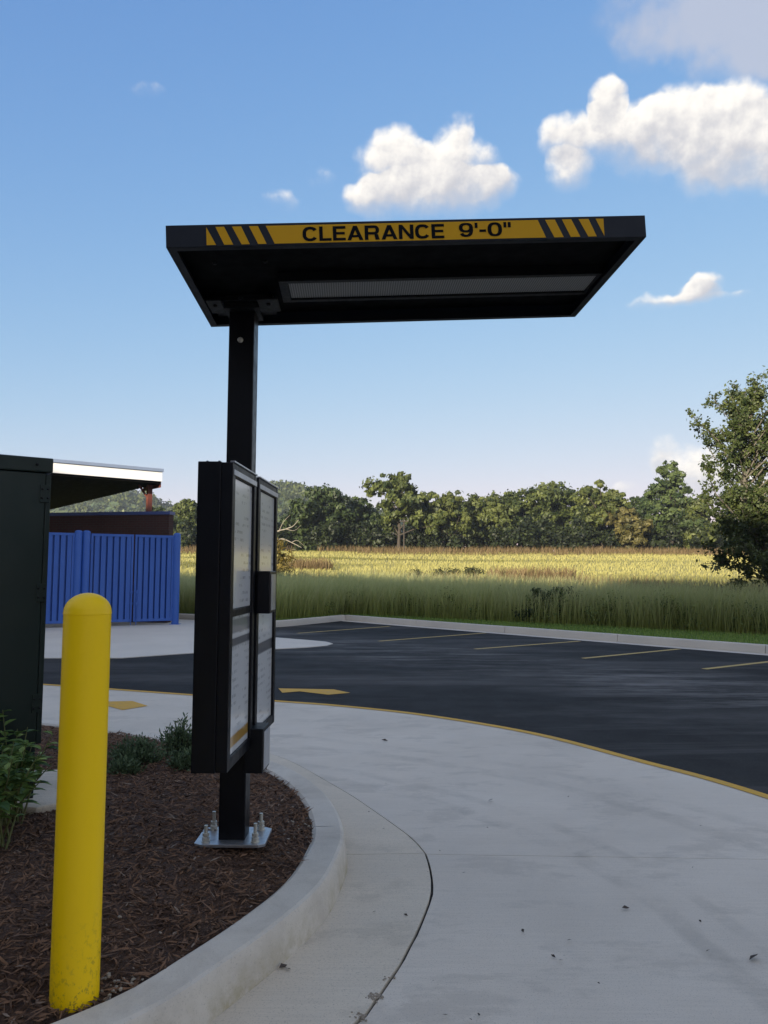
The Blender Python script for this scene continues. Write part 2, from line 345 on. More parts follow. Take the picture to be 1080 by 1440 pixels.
def brickmat(name, a, b, mo, sc=1):
    n = N(name); t = n.t.nodes.new('ShaderNodeTexBrick'); x, y, z = n.xyz(); cv = n.t.nodes.new('ShaderNodeCombineXYZ'); n.L(n.math('ADD', x, y), cv.inputs[0]); n.L(z, cv.inputs[1]); n.L(cv.outputs[0], t.inputs['Vector'])
    for k, v in (('Color1', (*a, 1)), ('Color2', (*b, 1)), ('Mortar', (*mo, 1)), ('Scale', 1), ('Brick Width', .2), ('Row Height', .067), ('Mortar Size', .008)): t.inputs[k].default_value = v
    n.set(Base_Color=n.mix(n.ramp(n.noise(3, 4), (.3, 0), (.7, .3)), t.outputs['Color'], tuple(c * .6 for c in a)), Roughness=.85); n.bump(t.outputs['Fac'], -.4, .006); return n.m
M['brick'] = brickmat('red_brown_brick', (.05, .017, .012), (.065, .022, .016), (.055, .045, .04))
M['rust'] = simple('red_oxide_steel', (.12, .033, .023), .6, .2, 5)
M['white'] = simple('white_fascia_metal', (.80, .80, .80), .45, .04, 3)
M['roofmetal'] = simple('blue_grey_roof_metal', (.20, .25, .36), .4, .1, 3)
M['deck'] = simple('dark_roof_deck', (.006, .0055, .0055), .7, .2, 4, Specular_IOR_Level=.1)
def mulchmat():
    n = N('mulch_bed'); c = n.ramp(n.noise(40, 7, .75, vec=n.mapped((1, .5, 1)), dist=2), (.3, (.036, .018, .010)), (.55, (.11, .055, .030)), (.8, (.21, .125, .07)))
    n.set(Base_Color=c, Roughness=.9); n.bump(n.noise(70, 6, .75), 1, .02); return n.m
M['mulch'] = mulchmat()
def colattr(name, rough=.7, trans=0, spec=.3):
    n = N(name); c = n.attr(); n.set(Base_Color=c, Roughness=rough, Specular_IOR_Level=spec)
    if trans:
        t = n.t.nodes.new('ShaderNodeBsdfTranslucent'); n.L(c, t.inputs[0]); mx = n.t.nodes.new('ShaderNodeMixShader'); mx.inputs[0].default_value = trans
        n.L(n.b.outputs[0], mx.inputs[1]); n.L(t.outputs[0], mx.inputs[2]); n.L(mx.outputs[0], n.t.nodes['Material Output'].inputs[0])
    return n.m
M['chip'] = colattr('mulch_chip', .85)
M['leaf'] = colattr('leaf', .55, .18)
M['grassblade'] = colattr('grass_blade', .6, .5)
M['bark'] = simple('bark', (.045, .036, .028), .9, .35, 4, .6, 12, .03)
M['palebark'] = simple('pale_bark', (.24, .21, .17), .85, .3, 5)
M['stone'] = simple('pale_pebble', (.30, .25, .19), .8, .3, 40)
def groundmat():
    n = N('field_soil'); c = n.ramp(n.noise(.25, 6, .65), (.3, (.22, .20, .06)), (.7, (.33, .29, .09)))
    n.set(Base_Color=c, Roughness=.95); n.bump(n.noise(3, 6, .7), 1, .15); return n.m
M['field'] = groundmat()
def verge():
    n = N('mown_grass'); c = n.ramp(n.noise(3, 6, .7), (.3, (.09, .15, .03)), (.7, (.18, .24, .06))); n.set(Base_Color=c, Roughness=.9); n.bump(n.noise(60, 4, .7), 1, .03); return n.m
M['verge'] = verge()
def hillmat():
    n = N('wooded_hill'); c = n.ramp(n.noise(.06, 7, .7), (.3, (.030, .052, .018)), (.55, (.055, .085, .028)), (.75, (.095, .115, .04))); n.set(Base_Color=c, Roughness=.95); n.bump(n.vor(.16), 1, 3); return n.m
M['hill'] = hillmat()
# ------------------------------------------------------------------ ground, lot, lane
link('ground', MB().add([(-3000, -3000, -.06), (3000, -3000, -.06), (3000, 3000, -.06), (-3000, 3000, -.06)], [(0, 1, 2, 3)]).mesh('ground', M['field']), kind='structure')
MB().poly([(-1.16, 23.4), (7.1, 14.37), (30, -10.6), (30, -32), (-45, -32), (-45, 12), (-14, 25), (-5.3, 23), (-4.2, 21), (-3.0, 20.6)], -.05, -.012).build('parking_lot', M['asphalt'], kind='structure')
KO = resample(spline([(-5.5, -.6), (-2.6, .9), (-1.6, 1.6), (-1.06, 2.09), (-.719, 2.419), (-.573, 2.66), (-.388, 3.033), (-.253, 3.402), (-.199, 3.798), (-.190, 3.997), (-.225, 4.30), (-.298, 4.614), (-.42, 4.95), (-.62, 5.33), (-.92, 5.70), (-1.40, 6.12), (-2.05, 6.55), (-3.2, 7.05), (-5., 7.5), (-9, 7.8)]), 150)
KI = offset(KO, .165)
J = resample(spline([(-5.2, -1.1), (-2.2, .45), (-1.25, 1.2), (-.55, 2.0), (-.084, 2.646), (-.016, 2.80), (.091, 3.092), (.196, 3.499), (.238, 3.809), (.201, 4.286), (-.034, 4.85), (-.334, 5.45), (-.882, 6.373 - .03), (-1.65, 6.95), (-3.0, 7.5), (-5, 7.96), (-9, 8.26)]), 150)
Y = resample(spline([(3.5, -9), (3.6, -3), (3.55, 1), (3.3, 3.2), (2.578, 5.283), (2.041, 6.247), (1.391, 7.257), (.453, 8.115), (-.459, 8.638), (-1.2, 8.93), (-3.454, 9.774), (-4.382, 10.105), (-7, 10.9), (-12, 12)]), 150)
def cut(path, f):
    i = min(range(len(path)), key=lambda k: f(path[k])); return i
# gutter in two bays, split by the tooled joint at y 4.14
gut = empty('gutter', (0, 0, 0), kind='structure')
gi = cut(KO, lambda p: abs(p.y - 4.145) + (10 if p.x < -1 else 0)); gj = cut(J, lambda p: abs(p.y - 4.13) + (10 if p.x < -1 else 0))
GO = offset(KO, -.012)
JG = offset(J, .004)
def jitter(path, a): return [p + Vector((noise.noise((p.x * 9, p.y * 9, 3)) * a, noise.noise((p.x * 9, p.y * 9, 8)) * a)) for p in path]
JG = jitter(JG, .006)
for a, b, c, d, sh in ((0, gi + 1, 0, gj + 1, -.004), (gi, len(KO), gj, len(J), .004)):
    A = resample(GO[a:b], 70); B = resample(JG[c:d], 70)
    if sh < 0: A[-1] = A[-1] + Vector((0, sh)); B[-1] = B[-1] + Vector((0, sh))
    strip(MB(), A, B, .004, -.05).build('gutter_slab', M['gutter'], gut)
lane = empty('drive_through_lane', (0, 0, 0), kind='structure')
yj = cut(Y, lambda p: abs(p.y - 4.0)); JL = jitter(offset(J, -.007), .005)
for a, b, c, d, sh in ((0, gj + 1, 0, yj + 1, -.004), (gj, len(J), yj, len(Y), .004)):
    A = resample(JL[a:b], 80); B = resample(Y[c:d], 80)
    if sh < 0: A[-1] = A[-1] + Vector((0, sh)); B[-1] = B[-1] + Vector((0, sh))
    strip(MB(), A, B, 0, -.05).build('concrete_slab', M['lane'], lane)
strip(MB(), Y, offset(Y, .085), .004).build('edge_line', M['ypaint'], lane)
# island kerb
def kerb(mb, outer, w, h, r=.02, z0=-.03, bat=.018):
    prof = [(-bat, z0), (-bat, 0), (0, h - r), (r * .35, h - r * .3), (r, h), (w - r, h), (w, h - r * .6), (w, z0)]
    rows = [[(p.x, p.y, z) for p in offset(outer, d)] for d, z in prof]; n = len(outer); b = len(mb.v)
    for r_ in rows: mb.v += r_
    for i in range(len(prof) - 1):
        for k in range(n - 1): mb.f.append((b + i * n + k, b + i * n + k + 1, b + (i + 1) * n + k + 1, b + (i + 1) * n + k))
    mb.f.append(tuple(b + i * n for i in range(len(prof)))); mb.f.append(tuple(b + i * n + n - 1 for i in reversed(range(len(prof)))))
    return mb
isl = empty('island_kerb', (0, 0, 0), kind='structure')
kq = cut(KO, lambda p: abs(p.y - 4.145) + (10 if p.x < -1 else 0))
for sl_ in (KO[:kq + 1], KO[kq:]):
    kerb(MB(), resample(sl_, 70), .165, .15).build('kerb_stone', M['kerb'], isl, smooth=20)
# dumpster pad, stall lines, arrows
pad = [(-5.639, 13.077), (-4.418, 13.134), (-3.43, 13.97), (-2.3, 14.62), (-1.5, 15.1), (-1.12, 15.5), (-1.03, 15.9), (-1.2, 16.3), (-1.6, 16.66), (-2.44, 17.3), (-3.05, 18.6), (-3.3, 20.3), (-4.2, 20.9), (-5.3, 22.9), (-9, 25), (-16, 25), (-16, 13)]
MB().poly([p[:] for p in pad], -.05, 0).build('concrete_pad', simple('pad_concrete', (.62, .56, .48), .85, .14, .8, .2, 50, .003), kind='structure')
lot = empty('lot_markings', (0, 0, 0), kind='structure')
for (a, b) in (((418, 890), (548, 880.3)), ((533, 901), (690, 889)), ((668, 912), (815, 901)), ((820, 925), (955, 912)), ((990, 940), (1110, 926.5))):
    p, q = on(*a), on(*b); d = (q - p).normalized(); w = Vector((-d.y, d.x, 0)) * .055
    MB().add([(v.x, v.y, -.008) for v in (p - w, q - w, q + w, p + w)], [(0, 1, 2, 3)]).build('stall_line', M['stall'], lot)
MB().add([(x, y, -.007) for x, y in ((-1.325, 9.90), (-1.23, 9.55), (-1.03, 9.667), (-.66, 9.42), (-.40, 9.575), (-.62, 9.84))], [(0, 1, 2, 3, 4, 5)]).build('turn_arrow', M['ypaint'], lot)
MB().add([(x, y, .004) for x, y in ((-3.6, 8.75), (-3.5, 8.5), (-3.0, 8.52), (-2.75, 8.27), (-2.56, 8.53), (-2.83, 8.84), (-3.05, 8.80))], [(0, 1, 2, 3, 4, 5, 6)]).build('lane_arrow', M['ypaint'], lot)
# far kerb
fk = empty('lot_kerb', (0, 0, 0), kind='structure')
KA, KB, KC = Vector((-1.16, 23.4)), Vector((7.1, 14.37)), Vector((30, -10.6))
dK = (KB - KA).normalized(); step = 3.05; Lk = (KC - KA).length; s = 0
while s < Lk:
    e = min(s + step - .012, Lk); kerb(MB(), [KA + dK * (s + (e - s) * k / 6) for k in range(7)], .16, .15 + .004 * random.random(), z0=-.05).build('kerb_stone', M['farkerb'], fk, smooth=40); s += step
left = resample(spline([(-9, 25.0), (-5.3, 23.0), (-4.3, 21.1), (-3.4, 20.35), (-2.7, 20.65), (-1.9, 22.0), (-1.16, 23.38)]), 60)
for a, b in ((0, 30), (30, 59)): kerb(MB(), left[a:b + 1], .16, .155, z0=-.05).build('kerb_stone', M['farkerb'], fk, smooth=40)
nK = Vector((-dK.y, dK.x))
MB().add([(p.x, p.y, -.006) for p in (KA - nK * .32, KC - nK * .32, KC + nK * .0, KA + nK * .0)], [(0, 1, 2, 3)]).build('kerb_gutter', M['farkerb'], fk)
# ------------------------------------------------------------------ field terrain
def sm(a, b, x): t = min(1, max(0, (x - a) / (b - a))); return t * t * (3 - 2 * t)
def zf(x, y):
    r = min(1, max(0, (y - 27) / 85)); z = .12 + 4.3 * (r ** 1.15) + .18 * noise.noise((x * .05, y * .05, 1)) * min(1, max(0, (y - 24) / 10))
    return z
def yb(x):
    P = [(-900, 60), (-60, 30), (-9, 25.1), (-5.3, 23.1), (-4.2, 21.15), (-3.3, 20.5), (-2.7, 20.8), (-1.9, 22.1), (-1.16, 23.5), (7.1, 14.47), (30, -10.5), (900, -80)]
    for (a, b), (c, d) in zip(P, P[1:]):
        if a <= x <= c: return b + (d - b) * (x - a) / (c - a)
    return 60
xs = sorted(set([-900, -600, -400, -250, -160, -110, -80] + [i * 2.0 for i in range(-30, 41)] + [-9, -5.3, -4.8, -4.2, -3.7, -3.3, -2.7, -2.3, -1.9, -1.5, -1.16, 7.1, 90, 110, 140, 180, 260, 420, 600, 900]))
ts = [0, .4, 1, 2, 3.5, 5, 7, 9, 12, 15, 19, 23, 27, 32, 37, 43, 50, 57, 65, 73, 82, 90, 100, 115, 140, 200, 350, 700, 1500]
fv = []; ff = []
for x in xs:
    y0 = yb(x)
    for t in ts: fv.append((x, y0 + t, zf(x, y0 + t)))
n = len(ts)
for i in range(len(xs) - 1):
    for k in range(n - 1): ff.append((i * n + k, (i + 1) * n + k, (i + 1) * n + k + 1, i * n + k + 1))
me = MB().add(fv, ff).mesh('field', M['field'], smooth=180); me.materials.append(M['verge'])
for p in me.polygons:
    c = p.center
    if c.y - yb(c.x) < 3.4: p.material_index = 1
link('field', me, kind='structure')
# ------------------------------------------------------------------ grasses
def blades(name, P, H, Wd, col, tipcol, lean=.22, kind='stuff', label=None, cat=None, mat='grassblade', parent=None, wind=(.06, -.02)):
    n = len(P); a = RNG.uniform(0, 2 * np.pi, n); face = RNG.uniform(0, 2 * np.pi, n)
    L = np.stack([np.cos(a), np.sin(a), np.zeros(n)], 1) * (RNG.uniform(.1, 1, n) * lean * H)[:, None] + np.array([wind[0], wind[1], 0]) * H[:, None]
    w = np.stack([np.cos(face), np.sin(face), np.zeros(n)], 1) * (Wd / 2)[:, None]; up = np.array([0, 0, 1.])
    m = P + L * .35 + up * (H * .58)[:, None]; t = P + L + up * (H * RNG.uniform(.9, 1, n))[:, None]
    v = np.stack([P - w * .8, P + w * .8, m - w, m + w, t], 1).reshape(-1, 3)
    b = np.arange(n)[:, None] * 5
    q = np.concatenate([b + 0, b + 1, b + 3, b + 2], 1); tr = np.concatenate([b + 2, b + 3, b + 4], 1)
    c = np.stack([col, col, col * .5 + tipcol * .5, col * .5 + tipcol * .5, tipcol], 1).reshape(-1, 3)
    return link(name, raw(name, v, [q, tr], M[mat], c), parent, kind=kind, label=label, category=None) if False else tag(link(name, raw(name, v, [q, tr], M[mat], c), parent), label, cat, None, kind)
def scatter(n, xr, yr, ok):
    out = []
    while len(out) < n:
        x = random.uniform(*xr); y = random.uniform(*yr)
        if ok(x, y): out.append((x, y, zf(x, y)))
    return np.array(out)
def infr(x, y, m=3): return abs(x) < .54 * y + m
def verge_w(x): return .35 + .24 * max(0, x + 1.2) if x > -1.2 else .3
def tallok(x, y):
    d = y - yb(x); return d > verge_w(x) * 1.42 + .25 * noise.noise((x * .7, y * .7, 0)) and infr(x, y)
def mixc(a, b, f): return np.array(a)[None] * (1 - f)[:, None] + np.array(b)[None] * f[:, None]
def nz(P, s, o=0): return np.array([noise.noise((p[0] * s, p[1] * s, o)) for p in P]) * .5 + .5
P1 = scatter(30000, (-9, 20), (14, 34), lambda x, y: tallok(x, y) and y - yb(x) < 6.5 and y < 30)
P2 = scatter(24000, (-16, 26), (20, 37), lambda x, y: tallok(x, y) and .45 * x + .89 * y < 34.5 and y - yb(x) >= 4)
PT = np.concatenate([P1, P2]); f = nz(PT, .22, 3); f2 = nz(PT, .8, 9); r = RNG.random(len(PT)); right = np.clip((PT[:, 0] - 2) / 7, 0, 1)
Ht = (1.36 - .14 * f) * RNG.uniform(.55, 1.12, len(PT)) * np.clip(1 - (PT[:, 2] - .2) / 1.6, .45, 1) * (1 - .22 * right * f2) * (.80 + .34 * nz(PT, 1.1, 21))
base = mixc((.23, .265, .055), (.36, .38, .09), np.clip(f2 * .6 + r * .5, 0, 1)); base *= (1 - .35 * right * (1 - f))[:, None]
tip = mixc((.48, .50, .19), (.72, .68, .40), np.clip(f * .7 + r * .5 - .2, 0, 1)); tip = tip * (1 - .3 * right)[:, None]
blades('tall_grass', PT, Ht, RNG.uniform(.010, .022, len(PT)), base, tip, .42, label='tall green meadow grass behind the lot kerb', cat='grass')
PV = scatter(14000, (-6, 13), (9, 25), lambda x, y: 0.12 < y - yb(x) < verge_w(x) * 1.42 + .3 and infr(x, y, 1))
r = RNG.random(len(PV)); cV = mixc((.13, .21, .04), (.26, .33, .08), r)
blades('mown_verge_grass', PV, RNG.uniform(.03, .09, len(PV)), RNG.uniform(.008, .016, len(PV)), cV, cV * 1.3, .5, label='short mown grass strip along the lot kerb', cat='grass')
PF = scatter(70000, (-62, 66), (31, 106), lambda x, y: infr(x, y, 4) and .45 * x + .89 * y > 32.5 and random.random() < 24 / y)
f = nz(PF, .06, 5); r = RNG.random(len(PF)); g = nz(PF * np.array([.25, 1.6, 1]), .09, 2)
HF = RNG.uniform(.10, .24, len(PF)) * (1 + .6 * f); Wf = RNG.uniform(.02, .035, len(PF)) * np.clip(PF[:, 1] / 45, 1, 2.2)
yel = mixc((.42, .385, .12), (.58, .53, .20), r); gr = mixc((.14, .155, .035), (.22, .20, .05), r); k = np.clip((g - .52) * 6, 0, 1)
cF = yel * (1 - k)[:, None] + gr * k[:, None]
blades('meadow_grass', PF, HF, Wf, cF * .95, cF, .5, label='sunlit yellow meadow grass on the rising field', cat='grass')
PB = np.concatenate([scatter(13000, (-62, 66), (94, 111), lambda x, y: infr(x, y, 6) and noise.noise((x * .05, y * .12, 4)) > -.35), scatter(1500, (-8, 30), (34, 62), lambda x, y: infr(x, y) and noise.noise((x * .09, y * .10, 14)) > .42 and .45 * x + .89 * y > 33), scatter(3500, (-6, 26), (28, 46), lambda x, y: infr(x, y) and 30.5 < .45 * x + .89 * y - 3 * noise.noise((x * .15, y * .15, 2)) < 35 and random.random() < .15 + .85 * sm(0, 6, x))])
r = RNG.random(len(PB)); cB = mixc((.16, .105, .05), (.30, .22, .11), r)
blades('brown_weeds', PB, RNG.uniform(.5, 1.15, len(PB)), RNG.uniform(.03, .06, len(PB)), cB * .8, cB, .4, label='reddish brown weeds between the meadow and the tree line', cat='weeds')
# leafy weeds mixed into the front of the grass
WL_ = []; rw = random.Random(31)
def weedlobes():
    while len(WL_) < 150:
        x = rw.uniform(-2, 11); y = yb(x) + verge_w(x) * 1.42 + rw.uniform(.1, 3.2)
        if infr(x, y, 1) and rw.random() < .25 + .75 * sm(1, 6, x): h_ = rw.uniform(.35, .95); WL_.append(((x, y, .12 + h_ * .5), (rw.uniform(.15, .4), rw.uniform(.15, .35), h_ * .55)))
# ------------------------------------------------------------------ trees
def leafquads(P, Nrm, S, asp=.6):
    n = len(P); rv = RNG.normal(size=(n, 3)); t = np.cross(Nrm, rv); t /= np.linalg.norm(t, axis=1)[:, None] + 1e-9; b = np.cross(Nrm, t)
    t = t * S[:, None]; b = b * (S * asp)[:, None]
    v = np.stack([P - t, P - b * .9 + t * .1, P + t, P + b * .9 + t * .1], 1).reshape(-1, 3)
    return v, np.arange(n * 4).reshape(n, 4)
def crown(lobes, n, leaf, cols, clump=.28, seed=0, fill=.5, hole=0.0):
    """lobes: (centre, radii); leaf clumps over the lobes' volumes; cols: (dark, light) leaf colours"""
    rg = np.random.default_rng(seed); vol = np.array([r[0] * r[1] * r[2] for _, r in lobes]) ** .7; vol /= vol.sum(); PP = []; NN = []; CC = []
    for (c, r), share in zip(lobes, vol):
        c = np.array(c); r = np.array(r); kk = max(6, int(share * n / 42)); d = rg.normal(size=(kk, 3)); d /= np.linalg.norm(d, axis=1)[:, None]
        cc = c + d * r * (rg.random(kk) ** fill)[:, None]; tint = rg.random(kk); rad = clump * r.mean() * rg.uniform(.6, 1.3, kk)
        m = int(share * n); idx = rg.integers(0, kk, m); off = rg.normal(size=(m, 3)) * rad[idx][:, None] * np.array([.6, .6, .42])
        p = cc[idx] + off; nr = off / (rad[idx][:, None] + 1e-6) * .8 + d[idx] * .5 + rg.normal(size=(m, 3)) * .55; nr /= np.linalg.norm(nr, axis=1)[:, None]
        tt = np.clip(tint[idx] * .75 + rg.random(m) * .4 - .08, 0, 1); PP.append(p); NN.append(nr); CC.append(mixc(cols[0], cols[1], tt))
    P = np.concatenate(PP); v, q = leafquads(P, np.concatenate(NN), rg.uniform(.7, 1.3, len(P)) * leaf)
    return v, q, np.repeat(np.concatenate(CC), 4, 0)
def limbs(mb, base, h, lobes, r, n=6, lean=(0, 0)):
    top = Vector(base) + Vector((lean[0], lean[1], h)); B = Vector(base); pts = [B + Vector((0, 0, -.25)), B.lerp(top, .35) + Vector((r * .8, 0, 0)), B.lerp(top, .7), top]
    mb.tube(pts, [r * 1.25, r * .85, r * .6, r * .22], n)
    for c, rr in lobes:
        c = Vector(c); s_ = B.lerp(top, min(.9, max(.25, (c.z - B.z) / max(.1, h) * .6))); mid = s_.lerp(c, .5) + Vector((0, 0, .08 * h)) * .4
        mb.tube([s_, mid, c], [r * .42, r * .28, r * .07], 5)
    return mb
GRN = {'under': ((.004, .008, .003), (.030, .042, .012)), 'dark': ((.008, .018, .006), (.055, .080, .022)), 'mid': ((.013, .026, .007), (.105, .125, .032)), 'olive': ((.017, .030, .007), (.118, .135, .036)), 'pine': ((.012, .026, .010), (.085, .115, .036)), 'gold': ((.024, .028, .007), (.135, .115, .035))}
def tree(name, px, base_y, top_y, wpx, dist, shape, colk, label, cat, group=None, nleaf=4200, leaf=.20, seed=1):
    b = at(px, base_y, dist); z0 = zf(b.x, dist); h = at(px, top_y, dist).z - z0; w = wpx * 1.22 * dist / F / 2; rg = random.Random(seed); lobes = []
    if shape == 'round':
        for i in range(13):
            a = rg.uniform(0, 6.28); q = rg.uniform(.15, .78); zz = rg.uniform(.14, .84); lobes.append(((math.cos(a) * q * w, math.sin(a) * q * w, zz * h), (w * rg.uniform(.34, .52), w * rg.uniform(.34, .52), h * rg.uniform(.13, .2))))
        lobes.append(((0, 0, .86 * h), (w * .42, w * .42, h * .14)))
    elif shape == 'airy':
        for i in range(20):
            a = rg.uniform(0, 6.28); zz = rg.uniform(.16, .90); q = rg.uniform(.35, 1) * (1.1 - .5 * zz); lobes.append(((math.cos(a) * q * w, math.sin(a) * q * w, zz * h), (w * rg.uniform(.24, .40), w * rg.uniform(.24, .40), h * rg.uniform(.08, .13))))
        lobes += [((0, 0, .93 * h), (w * .25, w * .25, h * .07)), ((-.15 * w, 0, .55 * h), (w * .4, w * .4, h * .2))]
    elif shape == 'pine':
        for i in range(16):
            zz = .2 + .74 * (i + .5) / 16; q = (1.02 - zz) * 1.05; a = i * 2.4; lobes.append(((math.cos(a) * q * w * .62, math.sin(a) * q * w * .62, zz * h), (w * (.2 + q * .42), w * (.2 + q * .42), h * .065)))
        lobes.append(((0, 0, .95 * h), (w * .16, w * .16, h * .06)))
    t = empty(name, (b.x, dist, z0), rg.uniform(0, .6), label=label, cat=cat, group=group)
    limbs(MB(), (0, 0, 0), h * .82, lobes, .016 * h + .05).build('trunk', M['bark'], t, smooth=60)
    v, q, c = crown(lobes, nleaf, leaf, GRN[colk], seed=seed, fill=.33); link('crown', raw('crown', v, [q], M['leaf'], c), t)
    return t
TL = [ # px, base, top, width, dist, shape, colour, label
    (262, 772, 703, 46, 118, 'round', 'mid', 'green tree seen between the blue gate post and the menu cabinet'),
    (215, 772, 712, 60, 126, 'round', 'dark', 'dark tree behind the red brick wall end'),
    (330, 772, 700, 90, 122, 'round', 'mid', 'green tree hidden mostly behind the black menu cabinets'),
    (452, 773, 684, 98, 112, 'round', 'dark', 'broad dark green tree just right of the menu cabinets, below the hill'),
    (502, 773, 700, 76, 116, 'round', 'dark', 'dark rounded tree left of the tall loose-crowned tree'),
    (560, 772, 664, 92, 108, 'airy', 'mid', 'tall loose-crowned tree behind the utility pole, tallest left of centre'),
    (600, 772, 706, 60, 117, 'round', 'dark', 'dark tree filling the gap right of the utility pole'),
    (640, 771, 692, 70, 109, 'airy', 'olive', 'yellow-green sunlit tree right of the utility pole'),
    (688, 771, 698, 74, 114, 'round', 'olive', 'low olive green tree between the yellow-green tree and the broad crown'),
    (735, 770, 684, 90, 118, 'round', 'mid', 'wide sunlit green tree left of the broad flat-topped crown'),
    (785, 770, 679, 96, 122, 'round', 'mid', 'broad flat-topped green tree in the middle of the right tree line'),
    (846, 769, 676, 66, 110, 'airy', 'olive', 'pale loose-crowned tree left of the conifer gap'),
    (878, 769, 712, 56, 108, 'round', 'gold', 'low russet tree at the foot of the conifer'),
    (905, 769, 690, 54, 120, 'round', 'dark', 'dark tree close against the left flank of the conifer'),
    (944, 769, 648, 92, 112, 'pine', 'pine', 'tall pointed conifer, highest of the right tree line'),
    (988, 769, 694, 70, 110, 'round', 'olive', 'sunlit tree between the conifer and the near leafy tree'),
    (1045, 769, 684, 90, 116, 'round', 'dark', 'dark tree standing behind the near leafy tree'),
    (662, 770, 706, 80, 124, 'round', 'dark', 'dark low tree set back behind the yellow-green and olive trees'),
    (815, 769, 690, 90, 126, 'round', 'mid', 'green tree set back between the flat-topped and the pale loose crowns')]
for i, (px, by, ty, w, d, sh, ck, lab) in enumerate(TL):
    tree('conifer' if sh == 'pine' else 'tree', px, by, ty, w, d, sh, ck, lab, 'tree', 'trees along the far side of the meadow', 11000 if w > 80 else 8500, .29, 40 + i)
lobes = []; rg = random.Random(3)
for i in range(62):
    px = 235 + i * 14.2 + rg.uniform(-6, 6); d = rg.uniform(107, 114); b = at(px, 770, d); z = zf(b.x, d); hh = rg.uniform(2.2, 4.2) + (.7 if px > 700 else 0)
    lobes.append(((b.x, d, z + hh * .5), (rg.uniform(1.2, 2.1), 1.2, hh * .62)))
for i in range(52):
    px = 230 + i * 17 + rg.uniform(-6, 6); d = rg.uniform(117, 124); b = at(px, 770, d); z = zf(b.x, d); hh = rg.uniform(3.2, 5.2)
    lobes.append(((b.x, d, z + hh * .45), (rg.uniform(1.6, 2.6), 1.3, hh * .6)))
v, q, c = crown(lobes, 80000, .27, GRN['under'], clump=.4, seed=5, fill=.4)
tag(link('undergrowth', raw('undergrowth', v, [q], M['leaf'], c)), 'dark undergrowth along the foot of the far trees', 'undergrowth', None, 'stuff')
# hills
def hill(name, pts, dist, depth, label):
    xs_ = np.linspace(0, 1, 120); P = resample([Vector((at(x, y, dist).x, at(x, y, dist).z)) for x, y in pts], 120); v = []; f = []; rows = 26
    for i, p in enumerate(P):
        for k in range(rows):
            s_ = k / (rows - 1) * 2 - 1; y = dist + s_ * depth; hgt = 2 + (p.y - 2) * max(0, 1 - abs(s_) ** 1.6); hgt += 3.2 * (noise.noise((p.x * .09, y * .09, 0)) + .6 * noise.noise((p.x * .21, y * .21, 5))) * (1 - abs(s_) ** 3); v.append((p.x * (y / dist) * .35 + p.x * .65, y, hgt))
    for i in range(119):
        for k in range(rows - 1): f.append((i * rows + k, (i + 1) * rows + k, (i + 1) * rows + k + 1, i * rows + k + 1))
    o = MB().add(v, f).build(name, M['hill'], smooth=180, kind='structure')
    A = np.array(v); idx = RNG.integers(0, len(A), 2600); lb = [((A[j, 0] + RNG.normal() * 3, A[j, 1] + RNG.normal() * 4, A[j, 2] + 1.0), (4, 4, 2.6)) for j in idx if A[j, 1] < dist + 10 and A[j, 2] > 14]
    v2, q2, c2 = crown(lb, 26000, 1.3, GRN['mid'], clump=.5, seed=9, fill=.5)
    tag(link('hill_woods', raw('hill_woods', v2, [q2], M['leaf'], c2)), label, 'woods', None, 'stuff')
hill('hill', [(-200, 740), (0, 722), (60, 712), (120, 706), (160, 696), (182, 692), (205, 700), (232, 712), (265, 722), (320, 728), (380, 720)], 560, 120, 'wooded hillside seen under the shed roof')
hill('hill', [(250, 745), (330, 700), (375, 686), (400, 684), (428, 689), (470, 702), (520, 722), (600, 745)], 520, 100, 'wooded hilltop just right of the menu cabinets')
weedlobes(); v, q, c = crown(WL_, 17000, .034, ((.05, .085, .02), (.22, .26, .07)), clump=.6, seed=77, fill=.6)
tag(link('leafy_weeds', raw('leafy_weeds', v, [q], M['leaf'], c)), 'leafy green weeds growing through the front of the tall grass', 'weeds', None, 'stuff')
